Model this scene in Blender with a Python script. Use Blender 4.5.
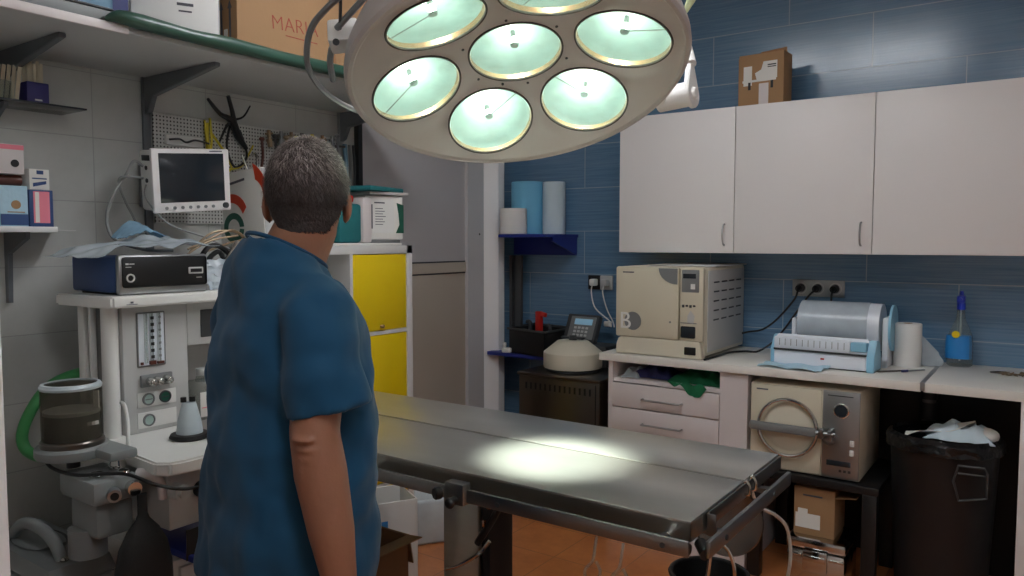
import bpy, bmesh, math, random
from mathutils import Vector, Matrix, noise
PI = math.pi
R = math.radians
random.seed(7)
for o in list(bpy.data.objects):
    bpy.data.objects.remove(o)
scene = bpy.context.scene
COL = scene.collection

# ---------------------------------------------------------------- camera, world, exposure
CAMP = Vector((0, 0, 1.49)); YAW = R(35.1); PITCH = R(3.5); FPX = 770.0
cd = bpy.data.cameras.new('camera'); cam = bpy.data.objects.new('camera', cd); COL.objects.link(cam)
cd.sensor_width = 36.0; cd.lens = 36.0 * FPX / 1024; cd.clip_start = 0.02; cd.clip_end = 60
cam.location = CAMP; cam.rotation_euler = (PI / 2 - PITCH, 0, YAW)
scene.camera = cam
w = bpy.data.worlds.new('world'); scene.world = w; w.use_nodes = True
w.node_tree.nodes['Background'].inputs[0].default_value = (0.55, 0.6, 0.66, 1)
w.node_tree.nodes['Background'].inputs[1].default_value = 0.05
vs = scene.view_settings
vs.view_transform = 'Standard'; vs.look = 'None'; vs.gamma = 1.0; vs.use_curve_mapping = False
vs.exposure = -0.04
CEIL_POWER = 19.0      # strength of the ceiling fittings
LAMP_SPOT = 62.0       # W per bulb of the operating light
BULB_EMIT = 250.0

# ---------------------------------------------------------------- materials
def lin(c):
    c = c / 255.0
    return c / 12.92 if c <= 0.04045 else ((c + 0.055) / 1.055) ** 2.4
def rgb(t): return (lin(t[0]), lin(t[1]), lin(t[2]), 1)
MATS = {}
def mat(name, col, rough=0.5, metal=0.0, var=0.06, vscale=8.0, bump=0.0, bscale=60.0, spec=0.5, trans=0.0, alpha=1.0, emit=None, es=0.0, stretch=None, coat=0.0, sheen=0.0, sss=0.0):
    if name in MATS: return MATS[name]
    m = bpy.data.materials.new(name); MATS[name] = m; m.use_nodes = True
    nt = m.node_tree; b = nt.nodes['Principled BSDF']
    tc = nt.nodes.new('ShaderNodeTexCoord'); mp = nt.nodes.new('ShaderNodeMapping')
    nt.links.new(tc.outputs['Object'], mp.inputs[0])
    if stretch: mp.inputs['Scale'].default_value = stretch
    n = nt.nodes.new('ShaderNodeTexNoise'); n.inputs['Scale'].default_value = vscale; n.inputs['Detail'].default_value = 5
    nt.links.new(mp.outputs[0], n.inputs['Vector'])
    mix = nt.nodes.new('ShaderNodeMix'); mix.data_type = 'RGBA'
    c = rgb(col)
    mix.inputs[6].default_value = tuple(min(1, x * (1 - var)) for x in c[:3]) + (1,)
    mix.inputs[7].default_value = tuple(min(1, x * (1 + var)) for x in c[:3]) + (1,)
    nt.links.new(n.outputs[0], mix.inputs[0]); nt.links.new(mix.outputs[2], b.inputs['Base Color'])
    b.inputs['Roughness'].default_value = rough; b.inputs['Metallic'].default_value = metal
    b.inputs['Specular IOR Level'].default_value = spec
    b.inputs['Transmission Weight'].default_value = trans; b.inputs['Alpha'].default_value = alpha
    b.inputs['Coat Weight'].default_value = coat; b.inputs['Sheen Weight'].default_value = sheen
    if sss: b.inputs['Subsurface Weight'].default_value = sss; b.inputs['Subsurface Scale'].default_value = 0.01
    if emit: b.inputs['Emission Color'].default_value = rgb(emit); b.inputs['Emission Strength'].default_value = es
    if bump:
        n2 = nt.nodes.new('ShaderNodeTexNoise'); n2.inputs['Scale'].default_value = bscale; n2.inputs['Detail'].default_value = 3
        nt.links.new(mp.outputs[0], n2.inputs['Vector'])
        bp = nt.nodes.new('ShaderNodeBump'); bp.inputs['Strength'].default_value = bump; bp.inputs['Distance'].default_value = 0.01
        nt.links.new(n2.outputs[0], bp.inputs['Height']); nt.links.new(bp.outputs[0], b.inputs['Normal'])
    return m
def tile_mat(name, c1, c2, grout, bw, bh, offs, loc, plane, mortar=0.003, rough=0.3, streak=0.0, bump=0.4):
    """glazed tiles; plane 'XZ', 'YZ' or 'XY'"""
    m = bpy.data.materials.new(name); m.use_nodes = True; nt = m.node_tree; b = nt.nodes['Principled BSDF']
    tc = nt.nodes.new('ShaderNodeTexCoord'); sp = nt.nodes.new('ShaderNodeSeparateXYZ'); nt.links.new(tc.outputs['Object'], sp.inputs[0])
    cb = nt.nodes.new('ShaderNodeCombineXYZ')
    a, c = {'XZ': (0, 2), 'YZ': (1, 2), 'XY': (0, 1)}[plane]
    nt.links.new(sp.outputs[a], cb.inputs[0]); nt.links.new(sp.outputs[c], cb.inputs[1])
    mp = nt.nodes.new('ShaderNodeMapping'); mp.inputs['Location'].default_value = (-loc[0], -loc[1], 0); nt.links.new(cb.outputs[0], mp.inputs[0])
    br = nt.nodes.new('ShaderNodeTexBrick'); br.offset = offs; br.squash = 1
    br.inputs['Scale'].default_value = 1; br.inputs['Brick Width'].default_value = bw; br.inputs['Row Height'].default_value = bh
    br.inputs['Mortar Size'].default_value = mortar; br.inputs['Mortar Smooth'].default_value = 0.2; br.inputs['Bias'].default_value = 0
    nt.links.new(mp.outputs[0], br.inputs['Vector'])
    n = nt.nodes.new('ShaderNodeTexNoise'); n.inputs['Scale'].default_value = 1; n.inputs['Detail'].default_value = 6; n.inputs['Roughness'].default_value = 0.7
    ms = nt.nodes.new('ShaderNodeMapping'); ms.inputs['Scale'].default_value = (2.5, 110, 1) if streak else (6, 6, 1)
    nt.links.new(mp.outputs[0], ms.inputs[0]); nt.links.new(ms.outputs[0], n.inputs['Vector'])
    rp = nt.nodes.new('ShaderNodeMapRange'); rp.inputs[1].default_value = 0.32; rp.inputs[2].default_value = 0.68; nt.links.new(n.outputs[0], rp.inputs[0])
    mx = nt.nodes.new('ShaderNodeMix'); mx.data_type = 'RGBA'; mx.inputs[6].default_value = rgb(c1); mx.inputs[7].default_value = rgb(c2)
    nt.links.new(rp.outputs[0], mx.inputs[0])
    nt.links.new(mx.outputs[2], br.inputs['Color1']); nt.links.new(mx.outputs[2], br.inputs['Color2']); br.inputs['Mortar'].default_value = rgb(grout)
    nt.links.new(br.outputs['Color'], b.inputs['Base Color']); b.inputs['Roughness'].default_value = rough; b.inputs['IOR'].default_value = 1.75
    iv = nt.nodes.new('ShaderNodeMath'); iv.operation = 'SUBTRACT'; iv.inputs[0].default_value = 1; nt.links.new(br.outputs['Fac'], iv.inputs[1])
    ad = nt.nodes.new('ShaderNodeMath'); ad.operation = 'MULTIPLY_ADD'; ad.inputs[1].default_value = streak; nt.links.new(n.outputs[0], ad.inputs[0]); nt.links.new(iv.outputs[0], ad.inputs[2])
    bp = nt.nodes.new('ShaderNodeBump'); bp.inputs['Strength'].default_value = bump; bp.inputs['Distance'].default_value = 0.003
    nt.links.new(ad.outputs[0], bp.inputs['Height']); nt.links.new(bp.outputs[0], b.inputs['Normal'])
    return m
def dots_mat(name, base, dot, a, c, pitch, rad):
    m = bpy.data.materials.new(name); m.use_nodes = True; nt = m.node_tree; b = nt.nodes['Principled BSDF']
    tc = nt.nodes.new('ShaderNodeTexCoord'); sp = nt.nodes.new('ShaderNodeSeparateXYZ'); nt.links.new(tc.outputs['Object'], sp.inputs[0])
    def mth(op, *v):
        q = nt.nodes.new('ShaderNodeMath'); q.operation = op
        for i, x in enumerate(v):
            if isinstance(x, (int, float)): q.inputs[i].default_value = x
            else: nt.links.new(x, q.inputs[i])
        return q.outputs[0]
    s = []
    for k in (a, c):
        f = mth('FRACT', mth('MULTIPLY', sp.outputs[k], 1 / pitch)); d = mth('SUBTRACT', f, 0.5); s.append(mth('MULTIPLY', d, d))
    less = mth('LESS_THAN', mth('ADD', s[0], s[1]), (rad / pitch) ** 2)
    mx = nt.nodes.new('ShaderNodeMix'); mx.data_type = 'RGBA'; mx.inputs[6].default_value = rgb(base); mx.inputs[7].default_value = rgb(dot)
    nt.links.new(less, mx.inputs[0]); nt.links.new(mx.outputs[2], b.inputs['Base Color']); b.inputs['Roughness'].default_value = 0.5
    return m
def film_mat(name, col, clear=0.5, rough=0.2):
    """thin clear or tinted plastic film / pane: transparent mixed with a glossy skin"""
    m = bpy.data.materials.new(name); m.use_nodes = True; nt = m.node_tree; b = nt.nodes['Principled BSDF']; out = nt.nodes['Material Output']
    b.inputs['Base Color'].default_value = rgb(col); b.inputs['Roughness'].default_value = rough; b.inputs['Specular IOR Level'].default_value = 0.8
    tr = nt.nodes.new('ShaderNodeBsdfTransparent'); tr.inputs[0].default_value = tuple(0.5 + 0.5 * x for x in rgb(col)[:3]) + (1,)
    mx = nt.nodes.new('ShaderNodeMixShader')
    n = nt.nodes.new('ShaderNodeTexNoise'); n.inputs['Scale'].default_value = 14
    tc = nt.nodes.new('ShaderNodeTexCoord'); nt.links.new(tc.outputs['Object'], n.inputs['Vector'])
    mr = nt.nodes.new('ShaderNodeMapRange'); mr.inputs[3].default_value = max(0, clear - 0.12); mr.inputs[4].default_value = min(1, clear + 0.12)
    nt.links.new(n.outputs[0], mr.inputs[0]); nt.links.new(mr.outputs[0], mx.inputs[0])
    nt.links.new(b.outputs[0], mx.inputs[1]); nt.links.new(tr.outputs[0], mx.inputs[2]); nt.links.new(mx.outputs[0], out.inputs[0])
    return m

M = {
 'laminate': mat('white_laminate', (232, 228, 226), 0.42, var=0.02, vscale=3),
 'drawerw': mat('drawer_laminate', (214, 205, 203), 0.45, var=0.03, vscale=3),
 'counter': mat('counter_laminate', (232, 228, 220), 0.35, var=0.04, vscale=5),
 'white': mat('white_plastic', (225, 224, 220), 0.4, var=0.02),
 'cream': mat('cream_enamel', (206, 198, 176), 0.4, var=0.03),
 'cream2': mat('cream_shell', (214, 206, 186), 0.4, var=0.03),
 'lgrey': mat('light_grey_plastic', (190, 190, 188), 0.45, var=0.03),
 'mgrey': mat('mid_grey_plastic', (120, 122, 122), 0.45, var=0.04),
 'dgrey': mat('dark_grey_plastic', (58, 60, 62), 0.5, var=0.05),
 'black': mat('black_plastic', (18, 18, 19), 0.45, var=0.1),
 'rubber': mat('black_rubber', (20, 20, 21), 0.6, var=0.15, bump=0.2),
 'screen': mat('dark_screen_glass', (38, 44, 50), 0.12, var=0.02),
 'steel': mat('brushed_steel', (186, 186, 178), 0.3, 1.0, var=0.1, vscale=3, stretch=(1, 14, 14), bump=0.04, bscale=40),
 'tsteel': mat('table_top_steel', (206, 205, 200), 0.34, 0.93, var=0.10, vscale=2.2, stretch=(2, 6, 6), bump=0.035, bscale=14),
 'apron': mat('polished_apron_steel', (190, 188, 180), 0.32, 1.0, var=0.12, vscale=4),
 'gaugef': mat('pale_gauge_face', (168, 190, 184), 0.3),
 'rsteel': mat('rail_steel', (150, 152, 152), 0.34, 1.0, var=0.06),
 'chrome': mat('polished_steel', (205, 205, 202), 0.14, 1.0, var=0.03),
 'dsteel': mat('dull_dark_steel', (112, 106, 100), 0.3, 1.0, var=0.12, bump=0.03),
 'alu': mat('aluminium_trim', (170, 172, 172), 0.35, 0.9, var=0.04),
 'bracket': mat('grey_painted_bracket', (96, 100, 104), 0.45, var=0.06),
 'yellow': mat('yellow_door_paint', (236, 205, 4), 0.4, var=0.03),
 'kallax': mat('white_cube_shelving', (215, 213, 210), 0.45, var=0.02),
 'paneA': mat('grey_door_panel', (184, 182, 184), 0.4, var=0.03, vscale=2),
 'paneB': mat('beige_door_panel', (184, 174, 160), 0.45, var=0.04, vscale=2),
 'frame': mat('grey_door_frame', (204, 203, 204), 0.45, var=0.03),
 'postw': mat('white_post_paint', (250, 249, 249), 0.4, var=0.02),
 'card': mat('brown_cardboard', (162, 126, 90), 0.8, var=0.08, vscale=5, bump=0.05),
 'card2': mat('dark_cardboard', (150, 110, 76), 0.8, var=0.08, vscale=5, bump=0.05),
 'tape': mat('brown_tape', (128, 92, 62), 0.35, var=0.06),
 'paper': mat('white_paper', (228, 226, 220), 0.7, var=0.04),
 'ink': mat('grey_ink', (84, 84, 92), 0.7),
 'redink': mat('red_marker', (150, 58, 44), 0.7),
 'bshelf': mat('blue_shelf_paint', (38, 52, 140), 0.45, var=0.06),
 'bluecase': mat('blue_case_paint', (44, 72, 120), 0.45, var=0.06),
 'scrub': mat('blue_green_scrub_cloth', (3, 70, 104), 0.85, var=0.14, vscale=5, bump=0.45, bscale=7, sheen=0.1),
 'trouser': mat('blue_trousers', (8, 54, 92), 0.85, var=0.1),
 'skin': mat('skin', (154, 106, 82), 0.5, var=0.12, vscale=14, bump=0.12, bscale=70, sss=0.1),
 'hairbase': mat('short_grey_hair_base', (66, 58, 56), 0.8, var=0.3, vscale=60, bump=0.5, bscale=160),
 'hair': mat('grey_hair_strands', (104, 94, 92), 0.5, var=0.5, vscale=40),
 'lampw': mat('lamp_cream_paint', (190, 183, 179), 0.38, var=0.02),
 'lampgap': mat('lamp_dark_gap', (60, 54, 50), 0.6),
 'armw': mat('white_arm_paint', (236, 234, 230), 0.35, var=0.02),
 'greenarm': mat('pale_green_arm_paint', (206, 222, 176), 0.4, var=0.02),
 'copper': mat('copper_and_floor_tint', (224, 176, 140), 0.25, 0.9, var=0.1),
 'teal': mat('teal_cloth', (28, 108, 112), 0.85, var=0.14, vscale=6, bump=0.25, bscale=18),
 'green': mat('green_cloth', (14, 104, 66), 0.85, var=0.25, vscale=7, bump=0.4, bscale=16),
 'greenroll': mat('dark_green_rolled_film', (48, 78, 66), 0.3, var=0.5, vscale=10, bump=0.5, bscale=22, stretch=(1, 0.3, 1)),
 'greenhose': mat('green_rubber_hose', (58, 136, 76), 0.4, var=0.08),
 'rollblue': mat('light_blue_paper', (120, 190, 224), 0.8, var=0.06),
 'rollwhite': mat('white_tissue', (206, 222, 230), 0.85, var=0.03, bump=0.05),
 'rollw2': mat('white_paper_roll', (232, 230, 226), 0.85, var=0.03),
 'red': mat('red_plastic', (196, 36, 28), 0.4),
 'orange': mat('orange_red_print', (206, 66, 36), 0.5),
 'dkgreen': mat('dark_green_print', (20, 84, 66), 0.5),
 'tealsea': mat('blue_trim_plastic', (142, 196, 222), 0.35),
 'sealw': mat('sealer_white_plastic', (226, 232, 240), 0.3, var=0.02),
 'maskc': mat('pale_blue_mask_cloth', (178, 210, 226), 0.8, var=0.04, bump=0.3, bscale=40),
 'navy': mat('navy_card', (40, 48, 104), 0.5),
 'purple': mat('violet_card', (52, 48, 112), 0.5),
 'wood': mat('pale_wood', (206, 196, 172), 0.7, var=0.1),
 'pink': mat('pink_label', (232, 130, 146), 0.6),
 'brownglass': mat('brown_bottle', (92, 46, 34), 0.3),
 'lid': mat('yellow_lcd', (120, 160, 190), 0.3),
 'wire': mat('yellow_cable', (206, 186, 48), 0.5),
 'greyw': mat('grey_cable', (140, 142, 140), 0.5),
 'whitew': mat('white_cable', (214, 214, 210), 0.5),
 'binbag': mat('black_bin_bag', (22, 24, 26), 0.2, var=0.2, bump=0.8, bscale=24),
 'bin': mat('dark_grey_bin_plastic', (24, 24, 26), 0.5, var=0.06),
 'bellow': mat('matt_black_sheath', (16, 20, 26), 0.55),
 'eye': mat('eye_white', (226, 222, 214), 0.2), 'iris': mat('iris_brown', (52, 36, 26), 0.2), 'lip': mat('lip', (166, 96, 86), 0.5),
 'concgrey': mat('concentrator_grey', (128, 132, 132), 0.5, var=0.04),
 'sole': mat('white_clog', (200, 200, 198), 0.5),
 'tubeblue': mat('blue_bottle_label', (44, 134, 206), 0.4),
 'bluecap': mat('blue_cap', (34, 60, 190), 0.35),
 'lime': mat('mixed_steel_and_brass', (150, 130, 104), 0.4, 0.5, var=0.5, vscale=90),
}
M['film'] = film_mat('clear_plastic_film', (206, 216, 222), 0.42, 0.25)
M['clear'] = film_mat('clear_plastic', (206, 214, 210), 0.88, 0.1)
M['clearb'] = film_mat('clear_blue_plastic', (150, 190, 214), 0.35, 0.25)
M['dome'] = film_mat('smoky_clear_dome', (150, 144, 128), 0.9, 0.08)
M['milky'] = film_mat('milky_jug_plastic', (206, 218, 224), 0.18, 0.35)
M['cover'] = film_mat('lamp_cover_glass', (228, 244, 242), 0.84, 0.08)
M['bluewall'] = tile_mat('blue_glazed_tiles', (80, 116, 148), (108, 142, 170), (148, 168, 184), 0.776, 0.254, 0.5, (-1.12, 2.31), 'XZ', 0.0025, 0.2, 0.35, 0.25)
M['whitewall'] = tile_mat('white_glazed_wall_tiles', (186, 187, 183), (194, 195, 191), (168, 169, 166), 0.46, 0.232, 0.0, (1.436, 1.40), 'YZ', 0.0018, 0.2, 0.0, 0.35)
M['floor'] = tile_mat('terracotta_floor_tiles', (176, 104, 58), (206, 132, 78), (150, 92, 58), 0.33, 0.33, 0.0, (0.1, 0.05), 'XY', 0.003, 0.3, 0.0, 0.3)
M['plaster'] = mat('ceiling_plaster', (226, 224, 220), 0.9, var=0.02)
M['peg'] = dots_mat('perforated_white_board', (200, 200, 196), (60, 60, 60), 1, 2, 0.0145, 0.0035)

def hair_mat():
    m = M['hair']; nt = m.node_tree; b = nt.nodes['Principled BSDF']
    g = nt.nodes.new('ShaderNodeNewGeometry'); tc = nt.nodes.new('ShaderNodeTexCoord'); sp = nt.nodes.new('ShaderNodeSeparateXYZ'); nt.links.new(tc.outputs['Object'], sp.inputs[0])
    cr = nt.nodes.new('ShaderNodeValToRGB'); e = cr.color_ramp.elements
    e[0].position = 0; e[0].color = rgb((44, 38, 38)); e[1].position = 1; e[1].color = rgb((208, 198, 194)); e.new(.45).color = rgb((80, 70, 68)); e.new(.75).color = rgb((140, 127, 123))
    at = nt.nodes.new('ShaderNodeAttribute'); at.attribute_name = 'tone'; nt.links.new(at.outputs['Fac'], cr.inputs[0]); nt.links.new(cr.outputs[0], b.inputs['Base Color'])
hair_mat()
# reflector mirror of the operating light: teal coated, rippled, slightly rough
def reflector_mat():
    m = bpy.data.materials.new('coated_reflector'); m.use_nodes = True; nt = m.node_tree; b = nt.nodes['Principled BSDF']
    b.inputs['Base Color'].default_value = rgb((212, 238, 238)); b.inputs['Metallic'].default_value = 0.7; b.inputs['Roughness'].default_value = 0.5
    tc = nt.nodes.new('ShaderNodeTexCoord'); n = nt.nodes.new('ShaderNodeTexNoise'); n.inputs['Scale'].default_value = 18
    nt.links.new(tc.outputs['Object'], n.inputs['Vector'])
    bp = nt.nodes.new('ShaderNodeBump'); bp.inputs['Strength'].default_value = 0.5; bp.inputs['Distance'].default_value = 0.012
    nt.links.new(n.outputs[0], bp.inputs['Height']); nt.links.new(bp.outputs[0], b.inputs['Normal'])
    return m
M['reflector'] = reflector_mat()
M['bulb'] = mat('lit_bulb', (255, 250, 235), 0.3, emit=(255, 248, 226), es=BULB_EMIT)
M['tubelight'] = mat('lit_ceiling_diffuser', (255, 252, 246), 0.3, emit=(247, 250, 255), es=CEIL_POWER)
M['lcd'] = mat('lit_lcd', (150, 190, 210), 0.3, emit=(120, 165, 190), es=0.25)

# ---------------------------------------------------------------- mesh builder
class B:
    def __init__(s, M0=None): s.bm = bmesh.new(); s.M = M0 or Matrix()
    def _add(s, other, m=None):
        other.transform(s.M @ (m or Matrix()))
        me = bpy.data.meshes.new('tmp'); other.to_mesh(me); other.free(); s.bm.from_mesh(me); bpy.data.meshes.remove(me); return s
    def box(s, x0, x1, y0, y1, z0, z1, bev=0.0, m=None, seg=2):
        b = bmesh.new(); bmesh.ops.create_cube(b, size=1)
        bmesh.ops.scale(b, vec=(x1 - x0, y1 - y0, z1 - z0), verts=b.verts)
        bmesh.ops.translate(b, vec=((x0 + x1) / 2, (y0 + y1) / 2, (z0 + z1) / 2), verts=b.verts)
        if bev: bmesh.ops.bevel(b, geom=b.edges[:], offset=bev, segments=seg, affect='EDGES', profile=0.5)
        return s._add(b, m)
    def cyl(s, p0, p1, r0, r1=None, n=24, m=None, caps=True):
        r1 = r0 if r1 is None else r1; p0 = Vector(p0); p1 = Vector(p1); d = p1 - p0
        b = bmesh.new(); bmesh.ops.create_cone(b, cap_ends=caps, segments=n, radius1=r0, radius2=r1, depth=d.length)
        b.transform(Matrix.Translation((p0 + p1) / 2) @ d.to_track_quat('Z', 'Y').to_matrix().to_4x4())
        return s._add(b, m)
    def ell(s, c, r, m=None, n=20, rot=None):
        b = bmesh.new(); bmesh.ops.create_uvsphere(b, u_segments=n, v_segments=max(8, n // 2), radius=1)
        b.transform(Matrix.Translation(c) @ (rot or Matrix()) @ Matrix.Diagonal((r[0], r[1], r[2], 1)))
        return s._add(b, m)
    def tube(s, pts, r, n=10, sub=6, m=None, closed=False):
        P = [Vector(p) for p in pts]; rr = r if isinstance(r, (list, tuple)) else [r] * len(P)
        if sub > 1 and len(P) > 2:
            Q = []; RR = []; k = len(P); rng = range(k if closed else k - 1)
            for i in rng:
                a = P[(i - 1) % k] if (closed or i > 0) else P[0]; b_ = P[i]; c = P[(i + 1) % k]; d = P[(i + 2) % k] if (closed or i + 2 < k) else P[-1]
                for j in range(sub):
                    t = j / sub
                    Q.append(0.5 * ((2 * b_) + (c - a) * t + (2 * a - 5 * b_ + 4 * c - d) * t * t + (3 * b_ - a - 3 * c + d) * t ** 3))
                    RR.append(rr[i] * (1 - t) + rr[(i + 1) % k] * t)
            if not closed: Q.append(P[-1]); RR.append(rr[-1])
            P = Q; rr = RR
        b = bmesh.new(); rings = []; up = None; k = len(P)
        for i, p in enumerate(P):
            t = (P[(i + 1) % k] - P[i - 1]) if closed else (P[min(i + 1, k - 1)] - P[max(i - 1, 0)])
            if t.length < 1e-9: t = Vector((0, 0, 1))
            t.normalize()
            if up is None: up = t.orthogonal().normalized()
            else:
                up = up - t * up.dot(t)
                up = up.normalized() if up.length > 1e-6 else t.orthogonal().normalized()
            v = t.cross(up)
            rings.append([b.verts.new(p + rr[i] * (math.cos(a) * up + math.sin(a) * v)) for a in [2 * PI * q / n for q in range(n)]])
        for i in range(k if closed else k - 1):
            A = rings[i]; C = rings[(i + 1) % k]
            for q in range(n):
                try: b.faces.new((A[q], A[(q + 1) % n], C[(q + 1) % n], C[q]))
                except ValueError: pass
        if not closed:
            b.faces.new(rings[0][::-1]); b.faces.new(rings[-1])
        bmesh.ops.recalc_face_normals(b, faces=b.faces)
        return s._add(b, m)
    def lathe(s, prof, n=32, m=None, cap=True):
        b = bmesh.new(); rings = []
        for r, z in prof:
            rings.append([b.verts.new((r * math.cos(2 * PI * q / n), r * math.sin(2 * PI * q / n), z)) for q in range(n)] if r > 1e-6 else [b.verts.new((0, 0, z))])
        for A, C in zip(rings, rings[1:]):
            for q in range(n):
                q2 = (q + 1) % n
                if len(A) == 1 and len(C) == 1: continue
                if len(A) == 1: b.faces.new((A[0], C[q2], C[q]))
                elif len(C) == 1: b.faces.new((A[q], A[q2], C[0]))
                else: b.faces.new((A[q], A[q2], C[q2], C[q]))
        if cap:
            if len(rings[0]) > 1: b.faces.new(rings[0][::-1])
            if len(rings[-1]) > 1: b.faces.new(rings[-1])
        bmesh.ops.recalc_face_normals(b, faces=b.faces)
        return s._add(b, m)
    def prism(s, poly, t, m=None, bev=0):
        """polygon in local XY, extruded to z=t"""
        b = bmesh.new(); A = [b.verts.new((x, y, 0)) for x, y in poly]; C = [b.verts.new((x, y, t)) for x, y in poly]; k = len(poly)
        b.faces.new(A[::-1]); b.faces.new(C)
        for i in range(k): b.faces.new((A[i], A[(i + 1) % k], C[(i + 1) % k], C[i]))
        bmesh.ops.recalc_face_normals(b, faces=b.faces)
        if bev: bmesh.ops.bevel(b, geom=b.edges[:], offset=bev, segments=2, affect='EDGES')
        return s._add(b, m)
    def loft(s, rings, m=None, cap=True):
        b = bmesh.new(); RR = [[b.verts.new(p) for p in r] for r in rings]; k = len(RR[0])
        for A, C in zip(RR, RR[1:]):
            for q in range(k): b.faces.new((A[q], A[(q + 1) % k], C[(q + 1) % k], C[q]))
        if cap: b.faces.new(RR[0][::-1]); b.faces.new(RR[-1])
        bmesh.ops.recalc_face_normals(b, faces=b.faces)
        return s._add(b, m)
    def sheet(s, fn, nu, nv, t=0.002, m=None):
        """surface fn(u,v)->point, given a real thickness t"""
        b = bmesh.new(); V = [[b.verts.new(fn(i / nu, j / nv)) for j in range(nv + 1)] for i in range(nu + 1)]
        F = [b.faces.new((V[i][j], V[i + 1][j], V[i + 1][j + 1], V[i][j + 1])) for i in range(nu) for j in range(nv)]
        bmesh.ops.recalc_face_normals(b, faces=b.faces)
        bmesh.ops.solidify(b, geom=b.faces[:], thickness=t)
        return s._add(b, m)
def rotz(c, a): return Matrix.Translation(c) @ Matrix.Rotation(a, 4, 'Z')
def frame_at(c, z, x=None):
    """matrix whose local Z is z (and X near x) at c"""
    z = Vector(z).normalized(); x = Vector(x) if x is not None else z.orthogonal(); y = z.cross(x).normalized(); x = y.cross(z)
    return Matrix.Translation(c) @ Matrix((x, y, z)).transposed().to_4x4()

def wloc(o):
    v = Vector((0, 0, 0))
    while o is not None: v += o.location; o = o.parent
    return v
def obj(name, b, m, parent=None, smooth=True, ang=35):
    me = bpy.data.meshes.new(name); bm = b.bm
    o = bpy.data.objects.new(name, me); COL.objects.link(o)
    if parent is not None:
        o.parent = parent; off = wloc(parent)
    else:
        xs = [v.co for v in bm.verts]; mn = [min(c[i] for c in xs) for i in range(3)]; mxx = [max(c[i] for c in xs) for i in range(3)]
        off = Vector(((mn[0] + mxx[0]) / 2, (mn[1] + mxx[1]) / 2, mn[2])); o.location = off
    bmesh.ops.translate(bm, vec=-off, verts=bm.verts)
    if smooth:
        for f in bm.faces: f.smooth = True
        for e in bm.edges:
            if len(e.link_faces) == 2 and e.calc_face_angle(0) > R(ang): e.smooth = False
    bm.to_mesh(me); bm.free(); me.materials.append(M[m] if isinstance(m, str) else m)
    return o
def tag(o, label, cat, group=None):
    o['label'] = label; o['category'] = cat
    if group: o['group'] = group
    return o
def thing(name, label, cat, loc, group=None):
    o = bpy.data.objects.new(name, None); COL.objects.link(o); o.location = loc; o.empty_display_size = 0.05
    return tag(o, label, cat, group)
def struct(name, b, m):
    bm = b.bm; me = bpy.data.meshes.new(name)      # kept in room coordinates so the tile grid is shared
    for f in bm.faces: f.smooth = False
    bm.to_mesh(me); bm.free(); me.materials.append(M[m]); o = bpy.data.objects.new(name, me); COL.objects.link(o); o['kind'] = 'structure'; return o
def copy_tree(o, parent=None):
    c = o.copy(); COL.objects.link(c); c.parent = parent
    for ch in list(o.children): copy_tree(ch, c)
    return c
def textb(s, size, m, depth=0.0006, off=0.0):
    """lettering as a thin mesh: local XY plane of matrix m, centred"""
    cu = bpy.data.curves.new('t', 'FONT'); cu.body = s; cu.size = size; cu.extrude = depth; cu.offset = off; cu.align_x = 'CENTER'; cu.align_y = 'CENTER'
    o = bpy.data.objects.new('t', cu); COL.objects.link(o); bpy.context.view_layer.update()
    me = bpy.data.meshes.new_from_object(o.evaluated_get(bpy.context.evaluated_depsgraph_get()))
    b = B(); q = bmesh.new(); q.from_mesh(me); b._add(q, m)
    bpy.data.objects.remove(o); bpy.data.curves.remove(cu); bpy.data.meshes.remove(me)
    return b
# faces towards -Y: local x -> +X, local y -> +Z ; faces towards +X: local x -> +Y, local y -> +Z
def mfront(x, y, z): return Matrix.Translation((x, y, z)) @ Matrix.Rotation(PI / 2, 4, 'X')
def mside(x, y, z): return Matrix.Translation((x, y, z)) @ Matrix.Rotation(PI / 2, 4, 'Z') @ Matrix.Rotation(PI / 2, 4, 'X')

# ================================================================ room shell
X0, X1, Y0, Y1, ZC = -2.87, 1.7, -1.6, 4.0, 2.85
struct('floor', B().box(X0 - .1, X1 + .1, Y0 - .1, Y1 + .1, -0.1, 0), 'floor')
struct('ceiling', B().box(X0 - .1, X1 + .1, Y0 - .1, Y1 + .1, ZC, ZC + 0.1), 'plaster')
struct('wall_back', B().box(X0 - .1, X1 + .1, Y1, Y1 + 0.1, 0, ZC), 'bluewall')
struct('wall_left', B().box(X0 - 0.1, X0, Y0, Y1, 0, ZC), 'whitewall')
struct('wall_right', B().box(X1, X1 + 0.1, Y0, Y1, 0, ZC), 'plaster')
struct('wall_front', B().box(X0 - .1, X1 + .1, Y0 - 0.1, Y0, 0, ZC), 'plaster')
# ceiling fittings above the frame; the one nearest the camera is added for light
for i, (x, y, ln, wd) in enumerate(((-1.22, 1.95, 1.2, 0.30), (0.35, 0.45, 1.2, 0.3))):
    t = thing('ceiling_light', ('fluorescent ceiling light above the operating table', 'added unseen ceiling light above the open floor nearest the camera')[i], 'ceiling light', (x, y, ZC))
    obj('frame', B().box(x - ln / 2 - .02, x + ln / 2 + .02, y - wd / 2 - .02, y + wd / 2 + .02, ZC - 0.05, ZC, 0.004), 'white', t)
    obj('diffuser', B().box(x - ln / 2, x + ln / 2, y - wd / 2, y + wd / 2, ZC - 0.065, ZC - 0.05, 0.003), 'tubelight', t)
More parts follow.
